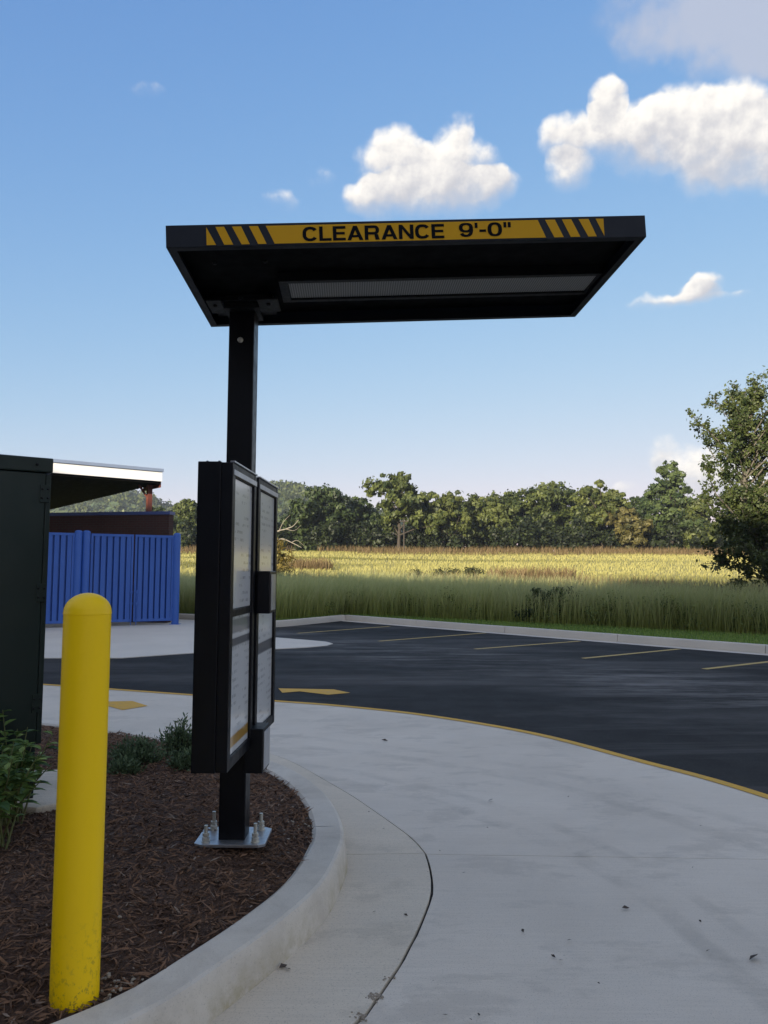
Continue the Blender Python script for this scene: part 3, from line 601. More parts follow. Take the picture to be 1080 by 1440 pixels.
# right-hand near tree
def near_tree():
    D = 24.0; bx = at(1092, 830, D); b = Vector((bx.x, D, zf(bx.x, D))); t = empty('leafy_tree', b, label='near leafy tree leaning in from the right edge with sparse outer twigs', cat='tree')
    loc = lambda px, py, dy=0: at(px, py, D + dy) - b
    mb = MB(); tr = [Vector((.1, 0, -.2)), loc(1078, 800), loc(1062, 762), loc(1052, 716), loc(1046, 660), loc(1052, 600), loc(1066, 540)]
    mb.tube(spline(tr, 4), [.13 - .11 * i / 24 for i in range(25)], 8)
    mb.tube([Vector((.12, .1, -.2)), loc(1110, 760, .2), loc(1125, 690, .3), loc(1120, 600, .2)], [.12, .09, .06, .02], 7)
    rg = random.Random(11); stem = spline(tr, 4); LP = []; LC = []; LS = []
    def twig(a, c, r0, nl, spread, dense):
        m_ = a.lerp(c, .5) + Vector((rg.gauss(0, .06), rg.gauss(0, .06), rg.uniform(.0, .16))) * (c - a).length; mb.tube([a, m_, c], [r0, r0 * .65, r0 * .25], 4, caps=False); tint = rg.random()
        for k in range(nl):
            s_ = rg.random() ** .7; p = a.lerp(m_, s_ * 2) if s_ < .5 else m_.lerp(c, s_ * 2 - 1)
            LP.append(tuple(p + Vector((rg.gauss(0, spread), rg.gauss(0, spread), rg.gauss(-.01, spread))))); LC.append(min(1, max(0, tint * .7 + rg.random() * .45 - .08))); LS.append(rg.uniform(.035, .075))
        return m_
    ends = []
    for i in range(58):      # limb ends inside the crown's outline
        y = rg.uniform(528, 792); e = 985 + 30 * abs((y - 640) / 150) ** 1.5 + (28 if y < 590 else 0) + (10 if 660 < y < 760 else 0)
        ends.append((e + (1205 - e) * rg.random() ** 1.25, y, rg.uniform(-2.0, 2.0)))
    ends += [(972, 584, .3), (1000, 556, -.3), (1024, 543, .2), (985, 612, .5), (992, 655, -.5), (986, 700, .2), (988, 772, .0), (986, 793, -.4), (1003, 792, .6), (1022, 822, .2), (1060, 528, .3), (1075, 520, -.3), (1010, 600, .1), (1035, 570, -.4), (1015, 640, .8), (1008, 745, .5)]
    for x, y, dy in ends:
        c = loc(x, y, dy); k = max(2, min(len(stem) - 2, int(len(stem) * (.12 + .80 * max(0, min(1, (800 - (y + 55)) / 270)))))); a = stem[k]; ln = (c - a).length
        m_ = twig(a, c, .011 + .005 * ln, int(30 + 26 * ln), .09, 1)
        for q_ in range(int(3 + 3.2 * ln)):
            s_ = rg.uniform(.3, 1); p = a.lerp(m_, s_ * 2) if s_ < .5 else m_.lerp(c, s_ * 2 - 1); d = Vector((rg.gauss(0, 1), rg.gauss(0, 1), rg.gauss(.1, .7))).normalized() * rg.uniform(.25, .6); twig(p, p + d, .007, rg.randint(24, 44), .055, 1)
    PP = np.array(LP); nr = RNG.normal(size=PP.shape); nr /= np.linalg.norm(nr, axis=1)[:, None]; v1, q1 = leafquads(PP, nr, np.array(LS), .62); c1 = np.repeat(mixc((.016, .030, .010), (.085, .105, .030), np.array(LC)), 4, 0)
    v2, q2, c2 = v1[:4], q1[:1], c1[:4]
    mb.build('trunk', simple('grey_bark', (.10, .088, .07), .9, .3, 5), t, smooth=60)
    link('crown', raw('crown', np.concatenate([v1, v2]), [q1, q2 + len(v1)], M['leaf'], np.concatenate([c1, c2])), t)
near_tree()
def bush(name, loc, lobes, n, leaf, cols, label, cat, twigs=None, seed=1):
    t = empty(name, loc, label=label, cat=cat); v, q, c = crown(lobes, n, leaf, cols, clump=.4, seed=seed); link('foliage', raw('foliage', v, [q], M['leaf'], c), t)
    mb = MB(); r = random.Random(seed)
    for c_, rr in lobes: mb.tube([(r.uniform(-.05, .05), 0, -.05), Vector(c_) * .6 + Vector((.03, 0, 0)), c_], [.02, .014, .005], 5)
    mb.build('stem', M['bark'], t)
    return t
p = on(790, 878, .18); bush('dark_shrub', (p.x - .1, p.y + 1.15, .15), [((0, 0, .5), (.5, .3, .4)), ((.4, 0, .75), (.35, .25, .25)), ((-.45, .1, .35), (.45, .3, .35)), ((-.1, 0, .85), (.3, .25, .2))], 1500, .045, ((.014, .028, .010), (.08, .11, .03)), 'dark broadleaf shrub in the tall grass behind the lot kerb', 'shrub', seed=4)
p = at(640, 800, 45); bush('meadow_shrub', (p.x, 45, zf(p.x, 45)), [((-2.2, 0, .35), (.9, .5, .4)), ((-.6, 0, .45), (.9, .5, .45)), ((1., .2, .4), (1., .5, .4)), ((2.3, 0, .3), (.8, .5, .3))], 3000, .06, ((.02, .025, .01), (.07, .07, .025)), 'low brown-green bramble clump at the near edge of the yellow meadow', 'shrub', seed=8)
# golden shrub with bare pale limbs beside the menu cabinet
p = at(396, 800, 40); gb = bush('golden_shrub', (p.x, 40, zf(p.x, 40)), [((0, 0, .8), (.5, .6, .7)), ((-.5, .2, 1.1), (.5, .6, .9)), ((.15, 0, 1.7), (.45, .5, .45)), ((-.4, 0, 2.1), (.5, .5, .5))], 3000, .06, ((.05, .045, .012), (.20, .15, .035)), 'yellowing shrub just right of the menu cabinet at the meadow edge', 'shrub', seed=6)
dt = empty('dead_branches', (p.x - .3, 40.6, zf(p.x, 40)), label='bare pale dead branches beside the yellowing shrub', cat='branches'); mb = MB(); o = Vector(dt.location)
for path, r in (([(380, 790), (385, 752), (402, 744), (412, 740), (420, 731)], .05), ([(402, 744), (414, 746), (424, 738)], .02), ([(380, 765), (396, 758), (410, 763), (424, 770)], .055), ([(410, 763), (418, 760), (428, 768)], .022), ([(385, 775), (405, 772), (416, 773)], .03), ([(392, 748), (398, 735), (408, 724)], .022)):
    pts = spline([at(x, y, 40.6) - o for x, y in path], 4); mb.tube(pts, [r * (1 - .75 * i / (len(pts) - 1)) for i in range(len(pts))], 6)
mb.build('branch', M['palebark'], dt, smooth=60)
# utility pole
p = at(568, 775, 104); up = empty('utility_pole', (p.x, 104, zf(p.x, 104)), label='weathered wooden utility pole with crossarm before the far trees', cat='utility pole'); hp = at(568, 729, 104).z - up.location.z
MB().tube([(0, 0, -.2), (0, 0, hp)], [.10, .07], 8).build('pole', M['bark'], up); MB().box(-.6, .6, -.12, -.04, hp - .45, hp - .33).build('crossarm', M['bark'], up)
for x in (-.5, .1, .5): MB().lathe([(.03, 0), (.045, .06), (.02, .12)], 8, (x, -.08, hp - .33)).build('insulator', M['steel'], up)
# ------------------------------------------------------------------ unseen building added behind the camera to cast the long shade
ax = Vector((TS.x, TS.y, 0)).normalized(); pr = Vector((-ax.y, ax.x, 0))           # towards the sun, along the facade
ang = math.atan2(pr.y, pr.x)
rb = empty('shade_building', ax * 30, ang, label='unseen tall brick building added behind the viewpoint to cast the long shade', cat='building')
# local x runs along the facade (pr), local -y points to the viewer side when negative of ax
sgn = 1 if (Matrix.Rotation(ang, 3, 'Z') @ Vector((0, 1, 0))).dot(ax) > 0 else -1
def rbox(s0, s1, t0, t1, z0, z1, name, mat): 
    y0, y1 = sorted((t0 * sgn, t1 * sgn)); return MB().box(s0, s1, y0, y1, z0, z1).build(name, mat, rb)
SH_LOW, SH_HIGH = 13.6, 15.3  # heights set by where the added building's shade should end
rbox(-36, -5.5, 0, 12, -.05, SH_LOW, 'low_shade_wing', M['brick']); rbox(-5.5, 16, -.3, 12.3, -.05, SH_HIGH, 'tall_shade_block', M['brick'])
rbox(-36.1, -5.6, -.08, 12.08, SH_LOW, SH_LOW + .12, 'parapet_cap', M['roofmetal']); rbox(-5.6, 16.1, -.38, 12.38, SH_HIGH, SH_HIGH + .12, 'parapet_cap', M['roofmetal'])
glass = simple('dark_window_glass', (.02, .025, .03), .08, .1, 2)
for s0 in (-33, -28.5, -24, -19.5, -15, -10.5):
    wn = rbox(s0, s0 + 2.2, -.05, .02, 1, 3.1, 'window', M['white']); w2 = rbox(s0 + .1, s0 + 2.1, -.07, 0, 1.1, 3.0, 'pane', glass); w2.parent = wn
for s0 in (-4, 1, 6, 11):
    wn = rbox(s0, s0 + 3, -.36, -.28, .8, 3.4, 'window', M['white']); w2 = rbox(s0 + .12, s0 + 2.88, -.38, -.3, .92, 3.28, 'pane', glass); w2.parent = wn
# the restaurant itself, left of the viewpoint
nb = empty('restaurant_building', (-5.4, 1.0, 0), RAD(8), label='single-storey brick restaurant left of the viewpoint', cat='building')
MB().box(-13, 0, -16, 0, -.05, 4.7).build('wall', M['brick'], nb); MB().box(-13.1, .08, -16.1, .08, 4.7, 4.85).build('parapet_cap', M['roofmetal'], nb)
for y0 in (-14, -10, -6): 
    wn = MB().box(-.04, .03, y0, y0 + 1.8, 1, 2.4).build('window', M['white'], nb); MB().box(.0, .04, y0 + .1, y0 + 1.7, 1.1, 2.3).build('pane', glass, wn)
# ------------------------------------------------------------------ dumpster enclosure
gl, gr_ = Vector((-8.445, 19.72, 0)), Vector((-5.66, 21.25, 0)); gd = (gr_ - gl).normalized(); ga = math.atan2(gd.y, gd.x)
GH = 2.42
def gate_leaf(p, w, label, latch):
    t = empty('gate_leaf', p, ga, label=label, cat='gate', group='corrugated blue gates of the dumpster enclosure')
    mb = MB(); z0, z1 = .10, GH
    for x0, x1, a, b in ((0, w, z1 - .07, z1), (0, w, z0, z0 + .07)): mb.box(x0, x1, -.03, .03, a, b)
    for x0, x1 in ((0, .055), (w - .055, w)): mb.box(x0, x1, -.031, .031, z0 + .07, z1 - .07)
    mb.build('frame', M['gate'], t, bevel=.006)
    nr = round((w - .11) / .155); pw = (w - .11) / nr; pts = []
    for i in range(nr):
        x = .055 + i * pw
        for fx, y in ((0, .075), (.20, .075), (.26, -.022), (.94, -.022)): pts.append((x + fx * pw, y))
    pts.append((w - .055, .075)); n = len(pts)
    MB().add([(x, y, z0 + .05) for x, y in pts] + [(x, y, z1 - .05) for x, y in pts], [(i, i + 1, n + i + 1, n + i) for i in range(n - 1)]).build('corrugated_panel', M['gate'], t)
    hx = w if latch < 0 else 0
    for z in (.35, GH - .35): MB().tube([(hx, -.045, z - .07), (hx, -.045, z + .07)], .022, 8).build('hinge', M['gate'], t)
    if latch:
        lx = .07 if latch < 0 else w - .03
        MB().tube([(lx, -.05, .02), (lx, -.05, .95)], .012, 6).box(lx - .03, lx + .03, -.07, -.03, .55, .62).box(lx - .03, lx + .03, -.07, -.03, .85, .92).build('drop_rod', M['gate'], t)
def gp(px, py): return None
def galong(px):  # distance along the gate line whose foot shows at px
    lo, hi = -4, 6
    for _ in range(40):
        m = (lo + hi) / 2; q = gl + gd * m; v = CR.transposed() @ (q - EYE); x = 540 + F * v.x / -v.z
        if x < px: lo = m
        else: hi = m
    return m
g1, g2, g3, g4, g5, g6 = (galong(x) for x in (70, 100.5, 124, 184.5, 186.5, 241.5))
gate_leaf(gl + gd * (g2 - 1.35), 1.35, 'blue corrugated gate leaf half hidden by the dark green cabinet', 0)
gate_leaf(gl + gd * g3, g4 - g3, 'blue corrugated gate leaf between the twin blue posts and the drop rod', 1)
gate_leaf(gl + gd * g5, g6 - g5, 'blue corrugated gate leaf next to the single blue end post', -1)
for px, lab in ((106, 'left of the twin blue steel posts between the gate leaves'), (117.5, 'right of the twin blue steel posts between the gate leaves'), (246, 'single blue steel post at the right end of the gates')):
    q = gl + gd * galong(px); t = empty('gate_post', q, label=lab, cat='post', group='blue gate posts')
    MB().lathe([(.098, -.05), (.098, GH + .02), (.09, GH + .05), (.05, GH + .075)], 20).build('pipe', M['gate'], t, smooth=50)
    MB().box(-.13, .13, -.13, .13, -.02, .012).build('foot_plate', M['gate'], t)
# brick screen wall under the roof
wr, wl = at(236, 800, 21.75), at(60, 800, 22.6); wr.z = wl.z = 0; wd = (wr - wl); wa = math.atan2(wd.y, wd.x)
wt = empty('brick_screen_wall', wl, wa, label='dark red brick wall with blue metal cap behind the blue gates', cat='wall'); WL = wd.length; WH = at(236, 719, 21.75).z
MB().box(-6, WL, 0, .26, -.05, WH - .09).build('brickwork', M['brick'], wt); MB().box(-6, WL + .03, -.03, .29, WH - .09, WH).build('metal_cap', simple('blue_cap_metal', (.05, .08, .22), .4), wt)
# shed roof
rc = at(228, 672, 21.9); fd = Vector((-.776, -.631, 0)); bd = Vector((-.60, .80, 0)).normalized(); RZ = at(226, 677, 21.9).z
sr = empty('shed_roof', (rc.x, 21.9, 0), label='steel canopy roof with white fascia over the dumpster enclosure', cat='canopy roof')
def pt(a, b, z): q = fd * a + bd * b; return (q.x, q.y, z)
def slab(a0, a1, b0, b1, z0, z1): return MB().add([pt(a, b, z) for z in (z0, z1) for a, b in ((a0, b0), (a1, b0), (a1, b1), (a0, b1))], [(3, 2, 1, 0), (4, 5, 6, 7), (0, 1, 5, 4), (1, 2, 6, 5), (2, 3, 7, 6), (3, 0, 4, 7)])
slab(0, 9, 0, .06, RZ, RZ + .27).build('fascia', M['white'], sr); slab(-.03, 9.03, -.04, .1, RZ + .275, RZ + .36).build('gutter_edge', M['roofmetal'], sr)
mb = MB(); nr = 44; bl = 13.0
for i in range(nr):   # corrugated deck, ribs running along the fascia
    b0 = .07 + i * bl / nr; mb2 = slab(.02, 9, b0, b0 + bl / nr * .55, RZ - .06, RZ + .26); mb.add(mb2.v, mb2.f); mb3 = slab(.02, 9, b0 + bl / nr * .55, b0 + bl / nr, RZ + .02, RZ + .25); mb.add(mb3.v, mb3.f)
mb.build('roof_deck', M['deck'], sr)
slab(-.02, .015, .12, 1.5, RZ - .16, RZ + .24).build('rake_trim', M['rust'], sr)
for a0, b0 in ((.136, .62), (8.6, .62), (8.6, 12.5), (4.5, 12.5)):
    q = fd * a0 + bd * b0; MB().box(-.065, .065, -.065, .065, -.05, RZ - .05, Matrix.Translation(q) @ Matrix.Rotation(.68, 4, 'Z')).build('column', M['rust'], sr)
    if a0 < 1: MB().tube([q + Vector((0, 0, RZ - .5)), q + fd * .32 + Vector((0, 0, RZ - .08))], .035, 6).build('knee_brace', M['rust'], sr)
# ------------------------------------------------------------------ mulch bed
NU, NV = 150, 90
KM = resample(KI, NU); BX = [(-6.0, p.y * .98) for p in KM]
def mh(x, y, d):
    return .135 + .075 * sm(0, .55, d) + .012 * noise.noise((x * 5, y * 5, 0)) + .010 * noise.noise((x * 17, y * 17, 2)) + .006 * noise.noise((x * 45, y * 45, 4))
def bedpt(u, v):
    i = min(NU - 2, int(u * (NU - 1))); fr = u * (NU - 1) - i; a = KM[i].lerp(KM[i + 1], fr); xl = min(a.x - .3, -4.2) if a.x > -4 else a.x - .3
    x = a.x + (xl - a.x) * v; 
    d = (a.x - x); return x, a.y, d
mv = []; NU2 = 260; k0, k1 = cut(KM, lambda p: abs(p.y - 1.2)) / NU, cut(KM, lambda p: abs(p.x + 3.0) + (10 if p.y < 4 else 0)) / NU
def beddist(x, y): return min((p.x - x) ** 2 + (p.y - y) ** 2 for p in KM[::2]) ** .5
BEDP = np.array([(p.x, p.y) for p in KM] + [(-9.5, 7.5), (-9.5, -1)]); BEDQ = np.roll(BEDP, -1, 0)
def inbedv(X, Yv):
    X = np.asarray(X, float)[:, None]; Yv = np.asarray(Yv, float)[:, None]; A, B = BEDP[None], BEDQ[None]
    with np.errstate(divide='ignore', invalid='ignore'):
        return ((((A[..., 1] > Yv) != (B[..., 1] > Yv)) & (X < (B[..., 0] - A[..., 0]) * (Yv - A[..., 1]) / (B[..., 1] - A[..., 1]) + A[..., 0])).sum(1) % 2).astype(bool)
def inbed(x, y): return bool(inbedv([x], [y])[0])
# soil sheet: grid clipped by the kerb line
gx = np.linspace(-4.6, -.30, 180); gy = np.linspace(1.3, 7.0, 230); idx = {}; mv = []; mf = []
KMa = np.array([(p.x, p.y) for p in KM])
GX, GY = [a.ravel() for a in np.meshgrid(gx, gy, indexing='ij')]; INS = inbedv(GX, GY).reshape(len(gx), -1); DD = np.sqrt((GX[:, None] - KMa[None, :, 0]) ** 2 + (GY[:, None] - KMa[None, :, 1]) ** 2).min(1).reshape(len(gx), -1)
for i, x in enumerate(gx):
    for j, y in enumerate(gy):
        d = DD[i, j]; ins = INS[i, j]
        if ins or d < .06: idx[i, j] = len(mv); mv.append((x, y, mh(x, y, d if ins else 0) - (0 if ins else .03)))
for i in range(179):
    for j in range(229):
        q = [(i, j), (i + 1, j), (i + 1, j + 1), (i, j + 1)]
        if all(a in idx for a in q): mf.append(tuple(idx[a] for a in q))
MB().add(mv, mf).build('mulch_bed', M['mulch'], smooth=180, kind='structure')
MV = np.array(mv)
def bedz(x, y): d = beddist(x, y); return mh(x, y, d)
# shredded bark
nc = 44000; C = np.stack([RNG.uniform(-3.3, -.31, nc * 2), RNG.uniform(1.9, 6.6, nc * 2)], 1)
ok = inbedv(C[:, 0], C[:, 1]); C = C[ok][:nc]; nc = len(C)
near = np.sqrt(((C[:, None, :] - KMa[None, ::3, :]) ** 2).sum(2)).min(1)
Z = np.array([mh(x, y, d) for (x, y), d in zip(C, near)]) + RNG.uniform(-.004, .010, nc)
L = RNG.gamma(2.2, .0075, nc) + .007; Wc = RNG.uniform(.0020, .0062, nc); a = RNG.uniform(0, 6.28, nc); el = RNG.normal(0, .32, nc)
D = np.stack([np.cos(a) * np.cos(el), np.sin(a) * np.cos(el), np.sin(el)], 1); S = np.stack([-np.sin(a), np.cos(a), RNG.normal(0, .4, nc)], 1); U = np.cross(D, S); Pc = np.concatenate([C, Z[:, None]], 1)
v = np.stack([Pc - D * L[:, None], Pc - S * Wc[:, None] + D * (L * .2)[:, None], Pc + D * L[:, None], Pc + S * Wc[:, None] - D * (L * .3)[:, None], Pc + U * (Wc * .8)[:, None]], 1).reshape(-1, 3); b = np.arange(nc)[:, None] * 5
tris = np.concatenate([np.concatenate([b + i, b + j, b + 4], 1) for i, j in ((0, 1), (1, 2), (2, 3), (3, 0))])
r = RNG.random(nc); cc = mixc((.05, .026, .014), (.22, .12, .068), r); pale = RNG.random(nc) < .035; cc[pale] = mixc((.16, .10, .07), (.30, .23, .17), RNG.random(pale.sum()))
tag(link('bark_mulch', raw('bark_mulch', v, [tris], M['chip'], np.repeat(cc, 5, 0))), 'shredded dark brown bark mulch filling the island bed', 'mulch', None, 'stuff')
# pebbles and sandy crumbs by the bollard and kerb
def pebbles(name, spots, label):
    mb = MB()
    for x, y, z, s_ in spots:
        bm = bmesh.new(); bmesh.ops.create_icosphere(bm, subdivisions=1, radius=s_)
        sc = Vector((random.uniform(.7, 1.3), random.uniform(.6, 1.1), random.uniform(.4, .8))); R = Matrix.Rotation(random.uniform(0, 6), 3, 'Z')
        mb.add([R @ Vector((q.co.x * sc.x, q.co.y * sc.y, q.co.z * sc.z)) * random.uniform(.8, 1.15) + Vector((x, y, z)) for q in bm.verts], [tuple(w.index for w in f_.verts) for f_ in bm.faces]); bm.free()
    mb.build(name, M['stone'], label=label, cat='pebbles', kind='stuff')
sp = []
for _ in range(44):
    q = on(random.gauss(165, 22), random.gauss(1378, 14), .17)
    if inbed(q.x, q.y): sp.append((q.x, q.y, bedz(q.x, q.y) + .006, random.uniform(.004, .012)))
for _ in range(40):
    q = on(random.gauss(418, 12), random.gauss(1150, 14), .17)
    if inbed(q.x, q.y): sp.append((q.x, q.y, bedz(q.x, q.y) + .004, random.uniform(.003, .009)))
for _ in range(60):
    x, y = random.uniform(-2, -.35), random.uniform(2.3, 5)
    if inbed(x, y): sp.append((x, y, bedz(x, y) + .006, random.uniform(.003, .009)))
pebbles('pebbles', sp, 'pale pebbles and crumbs scattered in the mulch by the bollard')
# spalled crumbs along the joint + leaf litter on the concrete
sp = []
for _ in range(90):
    i = random.randrange(len(J)); q = on(random.gauss(527, 16), random.gauss(1412, 16), 0) if random.random() < .75 else Vector((J[i].x + random.gauss(0, .01), J[i].y, 0))
    if abs(q.x) < 2 and 2.3 < q.y < 6: 
        k_ = min(J, key=lambda w: (w.x - q.x) ** 2 + (w.y - q.y) ** 2); q = Vector((k_.x + random.gauss(-.012, .014), k_.y + random.gauss(0, .012), 0)); sp.append((q.x, q.y, .004, random.uniform(.0025, .007)))
pebbles('joint_crumbs', sp, 'broken concrete crumbs along the curved joint')
lv = []; lf = []
for (px, py, s_) in [(398, 1363, .022), (405, 1366, .016), (541, 1043, .03), (880, 1280, .02), (690, 1127, .02), (1060, 1350, .03), (735, 1312, .014), (778, 1348, .012)] + [(random.uniform(330, 1080), random.uniform(1020, 1438), random.uniform(.004, .012)) for _ in range(26)]:
    q = on(px, py, 0); 
    if q.y > 9 or (q.x < -.2 and inbed(q.x, q.y)) or beddist(q.x, q.y) < .2: continue
    a = random.uniform(0, 6.28); b0 = len(lv); d1 = Vector((math.cos(a), math.sin(a), 0)) * s_; d2 = Vector((-d1.y, d1.x, 0)) * .45; o = Vector((q.x, q.y, .008))
    lv += [tuple(o - d1), tuple(o - d2 + Vector((0, 0, s_ * .5))), tuple(o + d1 + Vector((0, 0, s_ * .25))), tuple(o + d2 + Vector((0, 0, s_ * .1)))]; lf.append((b0, b0 + 1, b0 + 2, b0 + 3))
MB().add(lv, lf).build('leaf_litter', simple('dry_leaf', (.05, .035, .025), .8), label='small dry leaf scraps scattered over the concrete lane', cat='leaf litter', kind='stuff')
# ------------------------------------------------------------------ bollard
bt = empty('bollard', (-.964, 2.53, .13), label='bright yellow domed steel bollard standing in the mulch', cat='bollard')
prof = [(.0735, -.05), (.0735, 1.205), (.0747, 1.206), (.0747, 1.209), (.074, 1.212)] + [(.074 * math.cos(t), 1.212 + .062 * math.sin(t)) for t in [RAD(x) for x in range(8, 90, 8)]] + [(.002, 1.274)]
MB().lathe(prof, 64).build('post', M['bollard'], bt, smooth=50)
# ------------------------------------------------------------------ green cabinet
cr = at(75, 645, 4.30); cang = RAD(34)
gc = empty('utility_cabinet', (cr.x, 4.30, 0), cang, label='tall dark green metal utility cabinet at the left edge', cat='cabinet'); HT = cr.z
MB().box(-1.2, -.035, 0, .6, .20, HT - .085).build('body', M['cabgreen'], gc, bevel=.006)
MB().box(-1.22, .0, -.012, .62, HT - .082, HT).build('cap', M['cabgreen'], gc, bevel=.008)
MB().box(-.033, -.006, .004, .59, .53, HT - .092).build('door_edge', M['cabgreen'], gc, bevel=.004)
for z in (HT - .20, HT - .75, .75):
    h_ = MB().box(-.062, -.012, -.008, .002, z - .05, z + .05).build('hinge', M['cabgreen'], gc, bevel=.002)
    for dx in (-.052, -.022):
        for dz in (-.025, .025): MB().lathe([(.006, 0), (.006, .006), (.003, .009)], 10).build('screw', M['bracket'], h_, loc=(dx, -.008, z + dz), rot=(RAD(90), 0, 0))
MB().lathe([(.008, 0), (.008, .006), (.004, .01)], 10).build('screw', M['bracket'], gc, loc=(-.085, -.012, HT - .04), rot=(RAD(90), 0, 0))
q = on(50, 1150, .18); MB().poly([(q.x - .9, q.y + .05), (q.x + .02, q.y - .04), (q.x + .20, q.y + .13), (q.x + .15, q.y + .42), (q.x - .1, q.y + .75), (q.x - .9, q.y + .6)], .05, .245).build('cabinet_footing', M['gutter'], bevel=.012, label='pale concrete footing under the dark green cabinet', cat='footing')
# ------------------------------------------------------------------ order point: post, canopy, menu cabinets
OP = Vector((-.707, 3.7825, .205))
op = empty('drive_through_order_point', OP, label='black drive-through menu stand with yellow clearance canopy on one post', cat='menu stand')
lo = lambda x, y, z: Vector((x, y, z)) - OP
po = MB().box(-.0625, .0625, -.0625, .0625, .012, 2.60).build('post', M['black'], op, bevel=.006)
MB().lathe([(.014, 0), (.014, .006), (.009, .011), (.009, .012)], 14).build('bolt', M['bolt'], po, loc=(-.004, -.0625, 2.405), rot=(RAD(90), 0, 0))
bp = MB().poly([(-.165, -.105), (-.135, -.125), (.135, -.125), (.165, -.105), (.165, .105), (.135, .125), (-.135, .125), (-.165, .105)], 0, .014).build('base_plate', M['steel'], op, bevel=.002)
for sx in (-1, 1):
    for sy in (-1, 1):
        ab = MB().tube([(0, 0, .0), (0, 0, random.uniform(.078, .092))], .0085, 10).build('anchor_bolt', M['bolt'], bp, loc=(sx * .115, sy * .085, .01))
        MB().lathe([(.017, .004), (.017, .02), (.015, .022)], 6).lathe([(.021, .0), (.021, .004)], 16).lathe([(.016, .026), (.016, .040)], 6).build('nut', M['bolt'], bp, loc=(sx * .115, sy * .085, .014))
# canopy in its own slightly tilted frame
cp = link('canopy', None, op, lo(-.863, 2.944, 2.743), (0, -.048, .044))
CW, CDp, CH = 1.925, .991, .091
mb = MB(); th = .012
mb.box(0, CW, 0, th, 0, CH); mb.box(0, CW, CDp - th, CDp, 0, CH); mb.box(0, th, th, CDp - th, 0, CH); mb.box(CW - th, CW, th, CDp - th, 0, CH)
mb.build('fascia', M['fascia'], cp, bevel=.0025)
mb = MB(); e = .035; mb.box(th, CW - th, th, e, .0, .006); mb.box(th, CW - th, CDp - e, CDp - th, .0, .006); mb.box(th, e, e, CDp - e, .0, .006); mb.box(CW - e, CW - th, e, CDp - e, .0, .006); mb.build('bottom_flange', M['fascia'], cp)
MB().box(th, CW - th, th, CDp - th, .066, CH - .002).build('roof_panel', M['soffit'], cp)
fr = MB(); fr.box(.40, CW - .03, .44, .47, .022, .066); fr.box(.40, CW - .03, .685, .715, .022, .066); fr.box(.40, .44, .47, .685, .022, .066); fr.box(CW - .045, CW - .03, .47, .685, .022, .066); fr.build('light_frame', M['bracket'], cp, bevel=.002)
MB().box(.442, CW - .046, .472, .683, .032, .062).build('perforated_panel', M['mesh'], cp)
pm = (.156 + .0, .84)  # post centre in canopy coordinates
MB().box(.05, .35, .70, .93, .034, .064).build('mounting_bracket', M['bracket'], cp, bevel=.003)
MB().box(.04, .11, .62, .80, .006, .016).box(.28, .38, .62, .80, .006, .016).box(.11, .28, .72, .93, .004, .034).build('saddle_plate', M['bracket'], cp, bevel=.003)
for x, y, z in ((.075, .68, .006), (.33, .68, .006), (.137, .311, .066), (.356, .308, .066), (.20, .66, .034)): MB().lathe([(.010, 0), (.010, -.006), (.006, -.011)], 8).build('screw', M['bracket'], cp, loc=(x, y, z))
yb0, yb1 = .0065, .080; ban = MB()
for P4 in ([(.159, yb1), (.159, yb0), (.196, yb0)], [(.195, yb1), (.229, yb1), (.263, yb0), (.228, yb0)], [(.260, yb1), (.296, yb1), (.328, yb0), (.296, yb0)], [(.327, yb1), (.362, yb1), (.394, yb0), (.361, yb0)], [(.393, yb1), (1.483, yb1), (1.513, yb0), (.426, yb0)], [(1.513, yb1), (1.553, yb1), (1.585, yb0), (1.547, yb0)], [(1.582, yb1), (1.620, yb1), (1.653, yb0), (1.614, yb0)], [(1.650, yb1), (1.691, yb1), (1.720, yb0), (1.686, yb0)], [(1.720, yb1), (1.752, yb1), (1.752, yb0)]):
    ban.add([(x, -.0015, z) for x, z in P4], [tuple(range(len(P4)))])
ban.build('clearance_banner', M['band'], cp)
